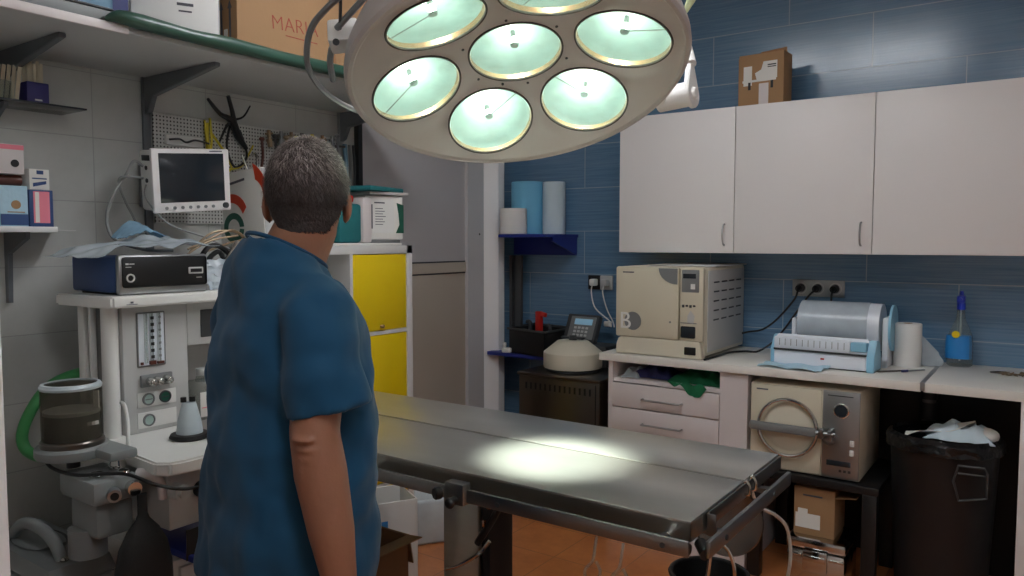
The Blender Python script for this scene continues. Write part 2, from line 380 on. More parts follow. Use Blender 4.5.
# grey panelled door in the left wall, its frame and the white post at the corner
dr = struct('door_1', B().box(X0, -2.845, 2.745, 3.565, 1.374, ZC - .3), 'paneA')
def spart(name, b, m):
    bm = b.bm; me = bpy.data.meshes.new(name)
    for f in bm.faces: f.smooth = False
    bm.to_mesh(me); bm.free(); me.materials.append(M[m]); o = bpy.data.objects.new(name, me); COL.objects.link(o); o.parent = dr; return o
spart('lower_panel', B().box(X0, -2.845, 2.745, 3.565, 0.02, 1.30), 'paneB')
spart('middle_rail', B().box(X0, -2.835, 2.745, 3.565, 1.308, 1.366, 0.003), 'paneB')
spart('rail_seal', B().box(X0, -2.842, 2.745, 3.565, 1.30, 1.308).box(X0, -2.842, 2.745, 3.565, 1.366, 1.374), 'dgrey')
spart('stile', B().box(X0, -2.825, 3.565, 3.725, 0, ZC - .3, 0.004), 'frame')
spart('stile', B().box(X0, -2.84, 2.715, 2.745, 0, ZC - .3, 0.002), 'black')
spart('latch_hole', B().cyl((-2.826, 3.68, 1.53), (-2.823, 3.68, 1.53), 0.006), 'dgrey')
struct('trim_1', B().prism([(X0, 3.73), (-2.832, 3.73), (-2.765, 3.79), (-2.765, 3.85), (X0, 3.85)], ZC, bev=.002), 'postw')
struct('wall_doorway', B().box(X0, -1.34, 0.40, 0.50, 0, ZC), 'plaster')
struct('trim_2', B().box(-1.34, -1.293, .484, .502, 0, ZC, 0.003), 'postw')
struct('trim_3', B().box(-1.34, -1.299, .40, .483, 0, ZC, .002), 'card2')

# ================================================================ operating table
TZ = 0.9; tx0, tx1 = -2.26, -0.605; ty0, ty1 = 1.515, 2.147
t = thing('operating_table', 'long brushed steel operating table with split top and side rails, beside the standing person', 'operating table', ((tx0 + tx1) / 2, 1.83, 0))
for y0, y1 in ((ty0, 1.852), (1.864, ty1)):
    tp = obj('top_panel', B().box(tx0, tx1, y0, y1, TZ - 0.006, TZ, 0.002), 'tsteel', t)
    b = B().box(tx0, tx1, y0, y0 + 0.004, TZ - 0.045, TZ - .0055).box(tx0, tx1, y1 - 0.004, y1, TZ - 0.045, TZ - .0055)
    b.box(tx1 - 0.004, tx1, y0, y1, TZ - 0.045, TZ - .0055).box(tx0, tx0 + 0.004, y0, y1, TZ - 0.045, TZ - .0055)
    obj('apron', b, 'apron', tp)
obj('hinge_rod', B().cyl((tx0, 1.858, TZ - 0.008), (tx1 + .006, 1.858, TZ - 0.008), 0.006), 'dsteel', t)
obj('underframe', B().box(tx0 + .03, tx1 - .04, ty0 + .02, ty1 - .02, TZ - 0.075, TZ - 0.045, 0.004), 'dsteel', t)
obj('frame_tube', B().cyl((tx0, ty0 - .012, TZ - 0.055), (tx1 + .004, ty0 - .012, TZ - 0.055), 0.011), 'dsteel', t)
r_ = obj('side_rail', B().box(tx0 + .02, -0.588, 1.462, 1.472, 0.842, 0.877, 0.004).cyl((-0.66, 1.475, .865), (-.66, ty0 + .02, .85), .01).cyl((-1.55, 1.475, .865), (-1.55, ty0 + .02, .85), .01).cyl((-2.1, 1.475, .865), (-2.1, ty0 + .02, .85), .01), 'rsteel', t)
for x in (-0.645, -1.07, -1.5): obj('bolt', B().cyl((x, 1.460, 0.858), (x, 1.463, 0.858), 0.006, n=12), 'dgrey', r_)
obj('side_rail', B().box(tx0 + .02, tx1 - .05, 2.19, 2.2, 0.842, 0.877, 0.004).box(-1.0, -0.97, 2.12, 2.19, .85, .87).box(-2., -1.97, 2.12, 2.19, .85, .87), 'rsteel', t)
r_ = obj('end_rail', B().box(-0.556, -0.544, 1.468, 2.055, 0.848, 0.885, 0.005).box(tx1 - .03, -0.556, 1.6, 1.625, .846, .858).box(tx1 - .03, -0.556, 1.95, 1.975, .846, .858), 'rsteel', t)
for y in (1.56, 1.9): obj('bolt', B().cyl((-0.545, y, 0.866), (-.541, y, .866), .006, n=12), 'dgrey', r_)
# raised end bracket with hooks
b = B().box(-0.602, -0.598, 1.60, 2.147, TZ - 0.04, TZ - 0.004, 0.001)
b.box(-0.602, -0.580, 1.598, 1.603, TZ - 0.055, TZ - 0.006, 0.001)
obj('end_plate', b, 'rsteel', t)
for y in (1.842, 1.888): obj('hinge_hook', B().tube([(-0.598, y, TZ - .03), (-0.588, y, TZ - .028), (-0.586, y, TZ - .012), (-0.594, y, TZ + .004), (-.6, y, TZ)], 0.004, 8), 'chrome', t)
# clamp on the near rail
cl = obj('rail_clamp', B().box(-1.225, -1.165, 1.448, 1.482, 0.836, 0.892, 0.006), 'rsteel', t)
obj('clamp_knob', B().lathe([(0.0, 0), (0.014, 0), (0.016, 0.006), (0.016, .016), (0.013, .02), (0, .02)], 14, frame_at((-1.232, 1.445, 0.862), (-.5, -1, 0))), 'black', cl)
obj('clamp_knob', B().cyl((-1.19, 1.448, .85), (-1.19, 1.43, .85), .010, n=14).ell((-1.19, 1.427, .848), (.014, .010, .014), n=12), 'black', cl)
# pedestal
obj('pedestal', B().box(-1.485, -1.352, 1.75, 1.92, 0.06, 0.80, 0.006), 'steel', t)
obj('rubber_sheath', B().box(-1.350, -1.315, 1.76, 1.88, 0.08, 0.82, 0.01), 'bellow', t)
obj('pedestal_base', B().box(-1.72, -1.0, 1.60, 2.05, 0.0, 0.07, 0.02), 'dsteel', t)
obj('crank_lever', B().tube([(-1.31, 1.74, .80), (-1.25, 1.72, .77), (-1.26, 1.71, .72), (-1.33, 1.72, .62)], .011, 8).ell((-1.255, 1.72, .765), (.018, .018, .024), n=10), 'bellow', t)
obj('lever_knuckle', B().box(-1.285, -1.268, 1.70, 1.715, .735, .755, .003).box(-1.30, -1.29, 1.70, 1.71, .68, .70, .003), 'copper', t)
obj('pull_rod', B().tube([(-1.44, 1.71, .52), (-1.38, 1.70, .55), (-1.31, 1.70, .6), (-1.28, 1.71, .64)], .006, 8), 'chrome', t)
# drain chute / steel dish below the end
b = B()
b.lathe([(0, -.012), (.06, -.010), (.084, 0), (.088, .006), (.084, .012), (.06, .004), (0, .002)], 40, frame_at((-.665, 1.92, .765), (.35, -.9, .15)))
obj('drain_plate', b, 'dsteel', t)
obj('drain_knob', B().cyl((-.60, 1.56, .84), (-.575, 1.53, .83), .014, n=14), 'black', t)
# two rods of the bucket carrier hanging from the end rail
obj('rail_hanger', B().tube([(-.553, 1.492, .85), (-.556, 1.488, .81), (-.565, 1.484, .76), (-.57, 1.48, .70)], .004, 8), 'chrome', t)
obj('rail_hanger', B().tube([(-.553, 1.56, .85), (-.54, 1.57, .83), (-.53, 1.575, .79), (-.535, 1.575, .74), (-.56, 1.57, .70)], .004, 8), 'chrome', t)
t = thing('bucket', 'black round bucket on the floor beyond the right end of the steel table', 'bucket', (-.93, 2.50, 0))
obj('shell', B().lathe([(0.09, 0.0), (0.10, 0.01), (0.128, 0.35), (0.124, 0.35), (0.095, 0.02), (0, 0.015)], 36, Matrix.Translation((-.93, 2.50, 0)), cap=False), 'rubber', t)
obj('rim', B().tube([(-.93 + .13 * math.cos(a), 2.50 + .13 * math.sin(a), .35) for a in [2 * PI * k / 24 for k in range(24)]], .008, 8, 2, closed=True), 'rubber', t)

# clear plastic hooks hanging below the near rail
for i, x in enumerate((-.80, -.735)):
    b = B().tube([(x, 1.462, .842), (x, 1.455, .82), (x - .004, 1.452, .79), (x - .022, 1.45, .765), (x - .018, 1.45, .745), (x + .004, 1.45, .745), (x + .016, 1.45, .77), (x + .004, 1.452, .79)], .0035, 8)
    tag(obj('clear_hook', b, 'clear'), ('clear plastic hook hanging from table rail, the left one', 'clear plastic hook hanging from table rail, nearest the rail end')[i], 'hook', 'clear hooks on the table rail')

# ================================================================ operating light
LC = Vector((0, 0, 0))
F3 = Vector((-math.sin(YAW) * math.cos(PITCH), math.cos(YAW) * math.cos(PITCH), -math.sin(PITCH)))
RV = Vector((math.cos(YAW), math.sin(YAW), 0)); UV = RV.cross(F3)
LC = Vector((-1.1035, 1.5857, 1.9533))
NF = Vector((0.30165, -0.23949, -0.92285))      # direction the lamp shines
maj = Vector((0.78996, 0.60474, 0.10127))
LM = frame_at(LC, NF, maj)                      # local z = shining direction
sgn = 1
t = thing('operating_light', 'large round cream surgical ceiling light with seven lit reflectors, above the steel table', 'operating light', LC)
RO = 0.4176; RR_ = 0.1155; RING = 0.2614; TILT = 0.2996; RH = 0.0371; PH0 = 0.2447 + PI
def cone_z(r):                                   # the face is shallowly dished: its ring slopes inwards
    k = math.tan(TILT); x = (r - .142) / .02
    return k * .02 * (math.log1p(math.exp(min(30, x))))
frames = [LM.copy()]
rads = []
for k in range(6):
    a = PH0 + k * PI / 3; rad = Vector((math.cos(a), math.sin(a), 0)); tn = Vector((-math.sin(a), math.cos(a), 0)); rads.append(rad)
    r2 = rad * math.cos(TILT) + Vector((0, 0, math.sin(TILT))); nn = r2.cross(tn)
    frames.append(LM @ Matrix.Translation(rad * RING + Vector((0, 0, RH))) @ Matrix((r2, tn, nn)).transposed().to_4x4())
from mathutils.geometry import delaunay_2d_cdt
def plate():
    pts = []; edges = []; NC = 56
    def loop(ps):
        i0 = len(pts); pts.extend(ps); edges.extend([(i0 + q, i0 + (q + 1) % len(ps)) for q in range(len(ps))])
    def hole(k, f=1.0, n=NC):
        if k < 0: return [Vector((RR_ * f * math.cos(2 * PI * q / n), RR_ * f * math.sin(2 * PI * q / n))) for q in range(n)]
        rad = rads[k]; tn = Vector((-rad.y, rad.x, 0)); out = []
        for q in range(n):
            a = 2 * PI * q / n; p = rad * (RING + RR_ * f * math.cos(TILT) * math.cos(a)) + tn * (RR_ * f * math.sin(a)); out.append(Vector((p.x, p.y)))
        return out
    OUT = .398
    loop([Vector((OUT * math.cos(2 * PI * q / 120), OUT * math.sin(2 * PI * q / 120))) for q in range(120)])
    for k in range(-1, 6): loop(hole(k))
    def outside(p, f):
        if p.length < RR_ * f: return False
        for rad in rads:
            x = (p.x * rad.x + p.y * rad.y - RING) / math.cos(TILT); y = -p.x * rad.y + p.y * rad.x
            if math.hypot(x, y) < RR_ * f: return False
        return True
    g = .014; n = int(.41 / g)
    for i in range(-n, n + 1):
        for j in range(-n, n + 1):
            p = Vector((i * g + (.5 * g if j % 2 else 0), j * g * .87))
            if p.length < OUT - .008 and outside(p, 1.06): pts.append(p)
    v_, e_, f_, *_ = delaunay_2d_cdt(pts, edges, [], 0, 1e-6)
    def zz(p):
        zc = cone_z(p.length); best = None
        for rad in rads:
            x = (p.x * rad.x + p.y * rad.y - RING); y = -p.x * rad.y + p.y * rad.x
            d = max(0, math.hypot(x / math.cos(TILT), y) - RR_)
            w_ = math.exp(-(d / .018) ** 2); best = (w_, RH + x * math.tan(TILT)) if best is None or w_ > best[0] else best
        d0 = max(0, p.length - RR_)
        if d0 < .012 and best[0] < .9: zc = zc * min(1, d0 / .012)
        return zc * (1 - best[0]) + best[1] * best[0]
    b = bmesh.new(); V = [b.verts.new((p.x, p.y, zz(p))) for p in v_]
    for f in f_:
        c = sum((v_[i] for i in f), Vector((0, 0))) / len(f)
        if outside(c, .998) and c.length < OUT: b.faces.new([V[i] for i in f])
    for v0 in [v0 for v0 in b.verts if not v0.link_faces]: b.verts.remove(v0)
    bmesh.ops.recalc_face_normals(b, faces=b.faces)
    return b
bb = B(); bb._add(plate(), LM)
obj('face_plate', bb, 'lampw', t, ang=60)
ZR = cone_z(.398)
obj('housing', B().lathe([(.3975, ZR - .0005), (.402, ZR + .006), (.410, ZR + .006), (.4165, ZR - .002), (RO, ZR - .018), (RO - .004, ZR - .045), (RO - .02, ZR - .085), (RO - 0.06, ZR - 0.125), (0.28, -0.085), (.18, -.11), (0.0, -0.12)], 120, LM, cap=False), 'lampw', t)
for k, Mk in enumerate(frames):
    obj('reflector_rim', B().lathe([(RR_ - .0015, -0.003), (RR_ - .0015, .003), (RR_ + .003, .003), (RR_ + .004, -0.002)], 56, Mk, cap=False), 'lampgap', t)
    obj('reflector_collar', B().lathe([(RR_ - .001, 0.001), (RR_ - 0.003, -0.014)], 56, Mk, cap=False), 'copper', t)  # amber floor reflection put into the collar's copper colour
    bowl = [(RR_ - 0.003, -0.014)] + [(q, -0.014 - 0.050 * (1 - (q / RR_) ** 2)) for q in [RR_ * (1 - j / 14) for j in range(1, 15)]]
    rb = obj('reflector', B().lathe(bowl, 56, Mk, cap=False), 'reflector', t)
    aa = (1.9, .4, 2.6, 3.3, .2, 2.9, 1.2)[k]
    obj('bulb_holder', B().cyl((0, 0, -0.064), (0, 0, -0.040), 0.006, m=Mk, n=12).lathe([(0, -.020), (.010, -.020), (.011, -.025), (.0, -.027)], 20, Mk).tube([(0.0, 0, -.024), (.05 * math.cos(aa), .05 * math.sin(aa), -.020), ((RR_ - .004) * math.cos(aa), (RR_ - .004) * math.sin(aa), -.016)], .0014, 6, m=Mk), 'alu', rb)
    obj('bulb', B().ell((0, 0, -0.036), (.0085, .0085, .010), m=Mk, n=14), 'bulb', rb)
    obj('cover_glass', B().lathe([(0, 0.0002), (RR_ - .004, 0.0002), (RR_ - .004, -0.0014), (0, -0.0014)], 48, Mk), 'cover', t)
for a, q in ((44, .134), (100, .134), (164, .134), (224, .134), (284, .134), (344, .134), (255, .131)):
    p = (q * math.cos(R(a)), q * math.sin(R(a)))
    obj('screw', B().cyl((p[0], p[1], 0.001), (p[0], p[1], 0.0052), 0.0035, m=LM, n=10), 'dgrey', t)
# bulbs' beams
AIM = Vector((-1.09, 1.765, 0.9))
for k, Mk in enumerate(frames):
    ld = bpy.data.lights.new('lamp_beam', 'SPOT'); ld.energy = LAMP_SPOT * 10; ld.color = (1, 0.96, 0.84); ld.spot_size = R(27); ld.spot_blend = 1.0; ld.shadow_soft_size = 0.012
    lo = bpy.data.objects.new('lamp_beam', ld); COL.objects.link(lo); p = Mk @ Vector((0, 0, -0.024)); lo.location = p
    lo.rotation_euler = (AIM - p).to_track_quat('-Z', 'Y').to_euler(); lo.parent = t; lo.location = p - LC
# guide rail at the left of the lamp: built round the rim, in planes parallel to it
def ring_pt(a, rad, z): return LM @ Vector((rad * math.cos(R(a)), sgn * rad * math.sin(R(a)), z))
def unproj(px, py, z):
    """point on the plane parallel to the lamp's face at height z behind it (design aid, result is a fixed 3D point)"""
    d = F3 + RV * ((px - 512) / FPX) + UV * ((288 - py) / FPX); o_ = LM @ Vector((0, 0, z)); k = (o_ - CAMP).dot(NF) / d.dot(NF); return CAMP + d * k
rail = [unproj(a, b_, -0.03) for a, b_ in ((372, -40), (352, -14), (330, 5), (313, 25), (307, 48), (310, 72), (327, 94), (355, 110), (385, 116), (402, 116))]
obj('guide_rail', B().tube(rail, 0.0075, 10), 'rsteel', t)
bc = unproj(344, 36, -0.03)
mb = obj('rail_block', B(frame_at(bc, NF, maj)).box(-.034, .036, -.028, .028, -.03, .03, .006), 'armw', t)
obj('block_screw', B().cyl(unproj(336, 42, 0.002), unproj(336, 42, 0.006), 0.008, n=14), 'dgrey', mb)
obj('guide_rail', B().tube([unproj(332, 48, -.03), unproj(330, 62, -.03), unproj(333, 80, -.03)], .008, 10), 'rsteel', t)
obj('guide_rod', B().cyl(unproj(340, 30, -.03), unproj(341, -20, -.03), .004, n=10), 'dgrey', t)
obj('guide_rod', B().cyl(unproj(337, 28, -.03), unproj(375, -14, -.03), .0075, n=10), 'rsteel', t)
# yoke: joint at the right rim and the arm that rises from it to the ceiling
jc = Vector((-1.0, 2.20, 2.0))
ja = unproj(689, 94, -0.11)
jax = (RV * 0.80 - F3 * 0.58 + UV * 0.05).normalized()
JM = frame_at(ja, jax, UV)
jn = obj('yoke_joint', B().cyl((0, 0, -.10), (0, 0, .0), .038, m=JM, n=28).prism([(.045 * math.cos(R(a)), .045 * math.sin(R(a))) for a in range(80, 281, 15)] + [(.085, -.018), (.095, -.008), (.095, .008), (.085, .018)], .016, JM, .003), 'armw', t)
obj('joint_cap', B().lathe([(0, .026), (.014, .026), (.019, .020), (.020, .012)], 24, JM, cap=False), 'white', jn)
jt = JM @ Vector((.10, 0, 0))
apex = Vector((-1.30, 2.2, ZC - .03))
obj('yoke_arm', B().tube([JM @ Vector((.09, 0, .008)), JM @ Vector((.2, 0, -.02)), unproj(640, -60, -.3), unproj(560, -90, -.25)], .02, 12), 'armw', t)
a0 = unproj(560, -90, -.25)
obj('rear_fork', B().tube([JM @ Vector((-.0, 0, -.05)), ja - RV * .1 + UV * .0, LM @ Vector((.2, 0, -.15))], .022, 12), 'armw', t)
obj('spring_arm', B().cyl(a0, apex + Vector((0, 0, -.5)), .035, n=16).cyl(apex + Vector((0, 0, -.52)), apex, .045, n=20), 'armw', t)
obj('green_cover', B().tube([unproj(694, -6, -.16), unproj(699, -30, -.18), unproj(690, -70, -.2)], .014, 10).tube([unproj(684, 14, -.14), unproj(694, -6, -.16)], [.006, .014], 10), 'greenarm', t)
obj('ceiling_flange', B().cyl(apex, apex + Vector((0, 0, .03)), .11, n=32), 'armw', t)

# ================================================================ wall cabinets on the back wall
for i, (xa, xb) in enumerate(((-1.856, -1.249), (-1.249, -0.642), (-0.642, -0.035), (-0.035, .57))):
    nm = ('white wall cabinet nearest the operating light, leftmost of the row', 'white wall cabinet below the small cardboard box, second in the row from the left',
          'white wall cabinet above the spray bottle, rightmost in view', 'white wall cabinet beyond the right edge of the view')[i]
    if i == 3: continue
    t = thing('wall_cabinet', nm, 'cabinet', ((xa + xb) / 2, 3.8, 1.431), 'white wall cabinets')
    obj('body', B().box(xa + .001, xb - .001, 3.632, 3.999, 1.431, 2.123), 'laminate', t)
    d = obj('door', B().box(xa + .0015, xb - .0015, 3.61, 3.630, 1.432, 2.122, 0.0015), 'laminate', t)
    if i < 2:
        hx = xb - 0.045
        obj('handle', B().tube([(hx, 3.612, 1.47), (hx, 3.592, 1.478), (hx, 3.582, 1.52), (hx, 3.592, 1.562), (hx, 3.612, 1.57)], .0045, 8), 'alu', d)
    else:
        obj('handle', B().tube([(-.035 - .03, 3.612, 1.47), (-.065, 3.592, 1.478), (-.065, 3.582, 1.52), (-.065, 3.592, 1.562), (-.065, 3.612, 1.57)], .0045, 8), 'alu', d)
# cardboard box on top of them
t = thing('cardboard_box', 'small brown cardboard box with white labels standing on the wall cabinets', 'box', (-1.15, 3.72, 2.1235))
bM = rotz((-1.15, 3.72, 2.1235), R(-3))
obj('body', B(bM).box(-.108, .105, -.045, .07, 0, .245, .002), 'card', t)
obj('flap', B(bM).box(-.02, .104, .052, .056, .235, .275, .001, m=Matrix.Rotation(R(-4), 4, 'Y')).box(-.112, -.108, -.04, .06, .01, .235), 'card2', t)
obj('shipping_label', B(bM).box(-.085, -.045, -.0465, -.045, .10, .19).box(-.09, .07, -.0465, -.045, .115, .125).prism([(-.02, .12), (.075, .125), (.075, .205), (.01, .205), (.0, .17), (-.03, .155)], .0012, Matrix.Translation((0, -.0455, 0)) @ Matrix.Rotation(PI / 2, 4, 'X')), 'paper', t)
obj('seal_strip', B(bM).box(-.01, .035, -.047, -.045, 0.0, .105), 'drawerw', t)
obj('printed_arrows', B(bM).box(-.062, -.05, -.047, -.045, .08, .115).box(.045, .057, -.047, -.045, .08, .115).box(.03, .07, -.0475, -.0463, .185, .190).box(.03, .07, -.0475, -.0463, .176, .180), 'black', t)

# ================================================================ sockets
def socket(x0, x1, z0, z1, n, label, plugs, mats='alu'):
    t = thing('wall_socket', label, 'socket', ((x0 + x1) / 2, 3.995, (z0 + z1) / 2))
    obj('plate', B().box(x0, x1, 3.985, 4.0, z0, z1, .003), mats, t)
    for k in range(n):
        cx = x0 + (k + .5) * (x1 - x0) / n; cz = (z0 + z1) / 2
        obj('outlet', B().lathe([(.030, 0), (.030, .003), (.026, .003), (.024, -.006), (0, -.006)], 24, frame_at((cx, 3.985, cz), (0, -1, 0)), cap=False), 'lgrey', t)
socket(-1.072, -0.826, 1.214, 1.296, 3, 'grey triple wall socket with three black plugs, above the heat sealer', 3)
cords = ([(-1.03, 3.926, 1.246), (-1.04, 3.90, 1.20), (-1.12, 3.90, 1.10), (-1.20, 3.93, 1.04), (-1.28, 3.95, 1.02), (-1.312, 3.95, 1.01)],
         [(-.95, 3.926, 1.246), (-.98, 3.90, 1.21), (-1.10, 3.86, 1.02), (-1.18, 3.82, .945), (-1.24, 3.78, .942), (-1.29, 3.70, .942), (-1.295, 3.55, .942), (-1.30, 3.42, .942), (-1.305, 3.40, .942)],
         [(-.868, 3.926, 1.246), (-.87, 3.915, 1.21), (-.87, 3.93, 1.10), (-.87, 3.93, .945)])
for k, x in enumerate((-1.03, -.95, -.868)):
    p = thing('power_plug', ('black plug in left outlet, its cord drooping to the back of the large sterilizer', 'black plug in middle outlet, its cord lying along the side of the large sterilizer', 'black plug in right outlet, its cord hanging straight down behind the film roll')[k], 'plug', (x, 3.98, 1.25), 'plugs in the triple socket')
    obj('plug_body', B().cyl((x, 3.982, 1.256), (x, 3.94, 1.254), .021, .017, n=16).cyl((x, 3.94, 1.254), (x, 3.925, 1.247), .012, .006, n=12), 'black', p)
    obj('cord', B().tube(cords[k], .0048, 8), 'black', p)
t = thing('wall_socket', 'black and grey double wall socket left of the large sterilizer', 'socket', (-2.17, 3.995, 1.245))
obj('plate', B().box(-2.25, -2.17, 3.985, 4.0, 1.205, 1.288, .003), 'black', t)
obj('plate', B().box(-2.17, -2.09, 3.985, 4.0, 1.205, 1.288, .003), 'lgrey', t)
obj('outlet', B().lathe([(.028, 0), (.028, .003), (.024, .003), (.022, -.006), (0, -.006)], 20, frame_at((-2.13, 3.985, 1.247), (0, -1, 0)), cap=False), 'lgrey', t)
for k, (xs, xe) in enumerate(((-2.20, -2.07), (-2.125, -2.05))):
    p = thing('power_adapter', ('white plug in black half of the double socket', 'white plug in grey half of the double socket')[k], 'plug', (xs, 3.98, 1.25), 'plugs in the double socket')
    obj('plug', B().box(xs - .02, xs + .02, 3.94, 3.984, 1.228, 1.268, .008), 'white' if k == 0 else 'lgrey', p)
    obj('cord', B().tube([(xs, 3.945, 1.23), (xs + .003, 3.93, 1.19), (xs + .03, 3.93, 1.10), (xe, 3.92, 1.03), (xe + .02, 3.90, 1.0)], .004, 8), 'whitew', p)
tag(obj('cable_end', B().box(-2.10, -2.055, 3.90, 3.925, 1.0, 1.03, .006).ell((-2.08, 3.90, 1.02), (.012, .012, .012), n=10), 'white'), 'white plastic cable end hanging by the centrifuge', 'cable end')

# ================================================================ counter, drawers, under-counter things
CT = 0.935
tag(obj('worktop', B().box(-1.835, -.408, 3.365, 3.998, CT - .036, CT, .002), 'counter'), 'pale laminate worktop under the large sterilizer and heat sealer', 'worktop')
tag(obj('worktop', B().box(-.398, .9, 3.365, 3.998, CT - .036, CT, .002), 'counter'), 'pale laminate worktop under the spray bottle, right of the metal strip', 'worktop')
tag(obj('joint_strip', B().box(-.410, -.394, 3.36, 3.99, CT - .03, CT + .003, .001), 'alu'), 'metal strip covering the joint between the two worktops', 'strip')
tag(obj('support_panel', B().box(-.078, -.048, 3.37, 3.95, 0, CT - .037, .002), 'laminate'), 'white upright support panel under the worktop, right of the waste bin', 'panel')
t = thing('drawer_cabinet', 'white drawer cabinet with open shelf beneath the large sterilizer', 'cabinet', (-1.5, 3.68, 0))
b = B().box(-1.792, -1.768, 3.385, 3.97, 0.0, CT - .037).box(-1.222, -1.095, 3.385, 3.97, 0.0, CT - .037).box(-1.768, -1.222, 3.95, 3.97, 0, CT - .037).box(-1.768, -1.222, 3.40, 3.95, .795, .812).box(-1.768, -1.222, 3.40, 3.95, 0.0, .07)
obj('body', b, 'drawerw', t)
for z0, z1 in ((.675, .792), (.553, .671), (.43, .549), (.2, .426)):
    d = obj('drawer', B().box(-1.766, -1.224, 3.378, 3.396, z0 + .001, z1 - .001, .0015), 'drawerw', t)
    zz = z0 + (z1 - z0) * .52 - .01
    obj('handle', B().tube([(-1.60, 3.38, zz), (-1.60, 3.352, zz), (-1.40, 3.352, zz), (-1.40, 3.38, zz)], .005, 8, 1), 'alu', d)
def lump(cx, cy, z, sx, sy, h, seed, m=None):
    random.seed(seed); off = random.random() * 9
    def f(u, v_):
        x = (u - .5) * 2; y = (v_ - .5) * 2; e = max(0, 1 - (x * x) ** 2) * max(0, 1 - (y * y) ** 2)
        nz = noise.noise(Vector((x * 2.4 + off, y * 2.4, off))) * .5 + .6
        return (cx + x * sx * (1 + .18 * noise.noise(Vector((y * 2, off, 0)))), cy + y * sy * (1 + .15 * noise.noise(Vector((x * 3, off, 2)))), z + .004 + h * e * nz)
    return f
tag(obj('cloth', B().sheet(lump(-1.37, 3.55, .813, .13, .12, .07, 3), 26, 22, .003).sheet(lambda u, v_: (-1.47 + .17 * u + .02 * v_, 3.375 - .005 * math.sin(u * 9), .826 - (.012 + .058 * max(0, 1 - abs(u - .66) / .42) + .008 * math.sin(u * 17)) * v_ + .005 * math.sin(u * 15) * (1 - v_)), 20, 8, .002), 'green'), 'crumpled dark green cloth hanging out of the open shelf', 'cloth')
tag(obj('cloth', B().sheet(lump(-1.60, 3.56, .813, .11, .1, .075, 8), 22, 18, .003), 'navy'), 'folded dark blue cloth inside the open shelf', 'cloth')
tag(obj('white_packet', B().sheet(lump(-1.70, 3.50, .813, .045, .07, .05, 5), 14, 12, .003), 'rollwhite'), 'pale packet at the left end of the open shelf', 'packet')

# large sterilizer on the counter
AX0, AX1, AY0, AY1 = -1.768, -1.318, 3.42, 3.985
t = thing('steam_sterilizer', 'large cream steam sterilizer with ribbed side standing on the worktop', 'sterilizer', ((AX0 + AX1) / 2, 3.68, CT))
obj('body', B().box(AX0 + .01, AX1, AY0 + .02, AY1, CT + .012, CT + .43, .008), 'cream2', t)
obj('side_panel', B().box(AX1 - .004, AX1 + .003, AY0 + .05, AY1 - .01, CT + .03, CT + .415, .002), 'lgrey', t)
d = obj('door', B().box(AX0, AX0 + .33, AY0 - .012, AY0 + .02, CT + .085, CT + .43, .010), 'cream', t)
hp = [(0, 0)] + [(.075 * math.cos(R(a)), -.075 * math.sin(R(a)) * 1.0) for a in range(180, 89, -10)]
obj('door_recess', B().prism([(.0, .0)] + [(-.095 * math.cos(R(a)), -.075 * math.sin(R(a))) for a in range(0, 91, 10)], .003, mfront(AX0 + .325, AY0 - .0125, CT + .425)), 'mgrey', d)
e = obj('logo_disc', B().lathe([(0, 0), (.045, 0), (.045, .0012), (0, .0012)], 32, mfront(AX0 + .095, AY0 - .0122, CT + .165)), 'mgrey', d)
obj('logo_letter', textb('B', .115, mfront(AX0 + .055, AY0 - .0142, CT + .162), .001), 'white', d)
obj('maker_mark', B().box(AX0 + .04, AX0 + .10, AY0 - .0135, AY0 - .011, CT + .40, CT + .406), 'ink', d)
obj('door_dot', B().cyl((AX0 + .29, AY0 - .014, CT + .17), (AX0 + .29, AY0 - .01, CT + .17), .005, n=12), 'mgrey', d)
obj('control_column', B().box(AX0 + .335, AX1 + .0, AY0 - .008, AY0 + .02, CT + .085, CT + .43, .006), 'cream', t)
c = obj('control_panel', B().box(AX0 + .345, AX1 - .02, AY0 - .011, AY0 - .006, CT + .315, CT + .42, .003), 'mgrey', t)
obj('display', B().box(AX0 + .352, AX0 + .415, AY0 - .013, AY0 - .009, CT + .38, CT + .402, .001), 'screen', c)
obj('key', B().box(AX0 + .39, AX0 + .412, AY0 - .013, AY0 - .009, CT + .33, CT + .355, .001), 'white', c)
for k in range(4): obj('button', B().box(AX0 + .348 + k * .018, AX0 + .359 + k * .018, AY0 - .012, AY0 - .006, CT + .243 + .004 * (k % 2), CT + .256, .001), 'dgrey', t)
obj('diagram', B().prism([(0, 0), (.03, -.01), (.035, .03), (.015, .055), (0, .03)], .001, mfront(AX0 + .375, AY0 - .0085, CT + .175)), 'lgrey', t)
obj('printer_slot', B().box(AX0 + .343, AX0 + .415, AY0 - .012, AY0 - .005, CT + .10, CT + .155, .006), 'screen', t)
obj('white_strip', B().box(AX0 + .34, AX0 + .42, AY0 - .0095, AY0 - .006, CT + .168, CT + .172), 'mgrey', t)
obj('front_tray', B().prism([(0, 0), (.445, 0), (.44, .045), (.435, .08), (.02, .08), (.005, .05)], .05, mfront(AX0 + .003, AY0 + .035, CT + .004), .004), 'cream2', t)
obj('power_switch', B().box(AX1 - .085, AX1 - .03, AY0 - .022, AY0 - .012, CT + .022, CT + .058, .003), 'black', t)
for k in range(5):
    for j in range(4):
        y = AY0 + .12 + j * .105; z = CT + .355 - k * .045
        obj('vent_slot', B().box(AX1 + .0025, AX1 + .0045, y, y + .07, z, z + .007), 'dgrey', t)
obj('top_sheet', B().box(AX0 + .12, AX1 + .01, AY0 + .12, AY1 + .005, CT + .432, CT + .438, .001), 'lgrey', t)

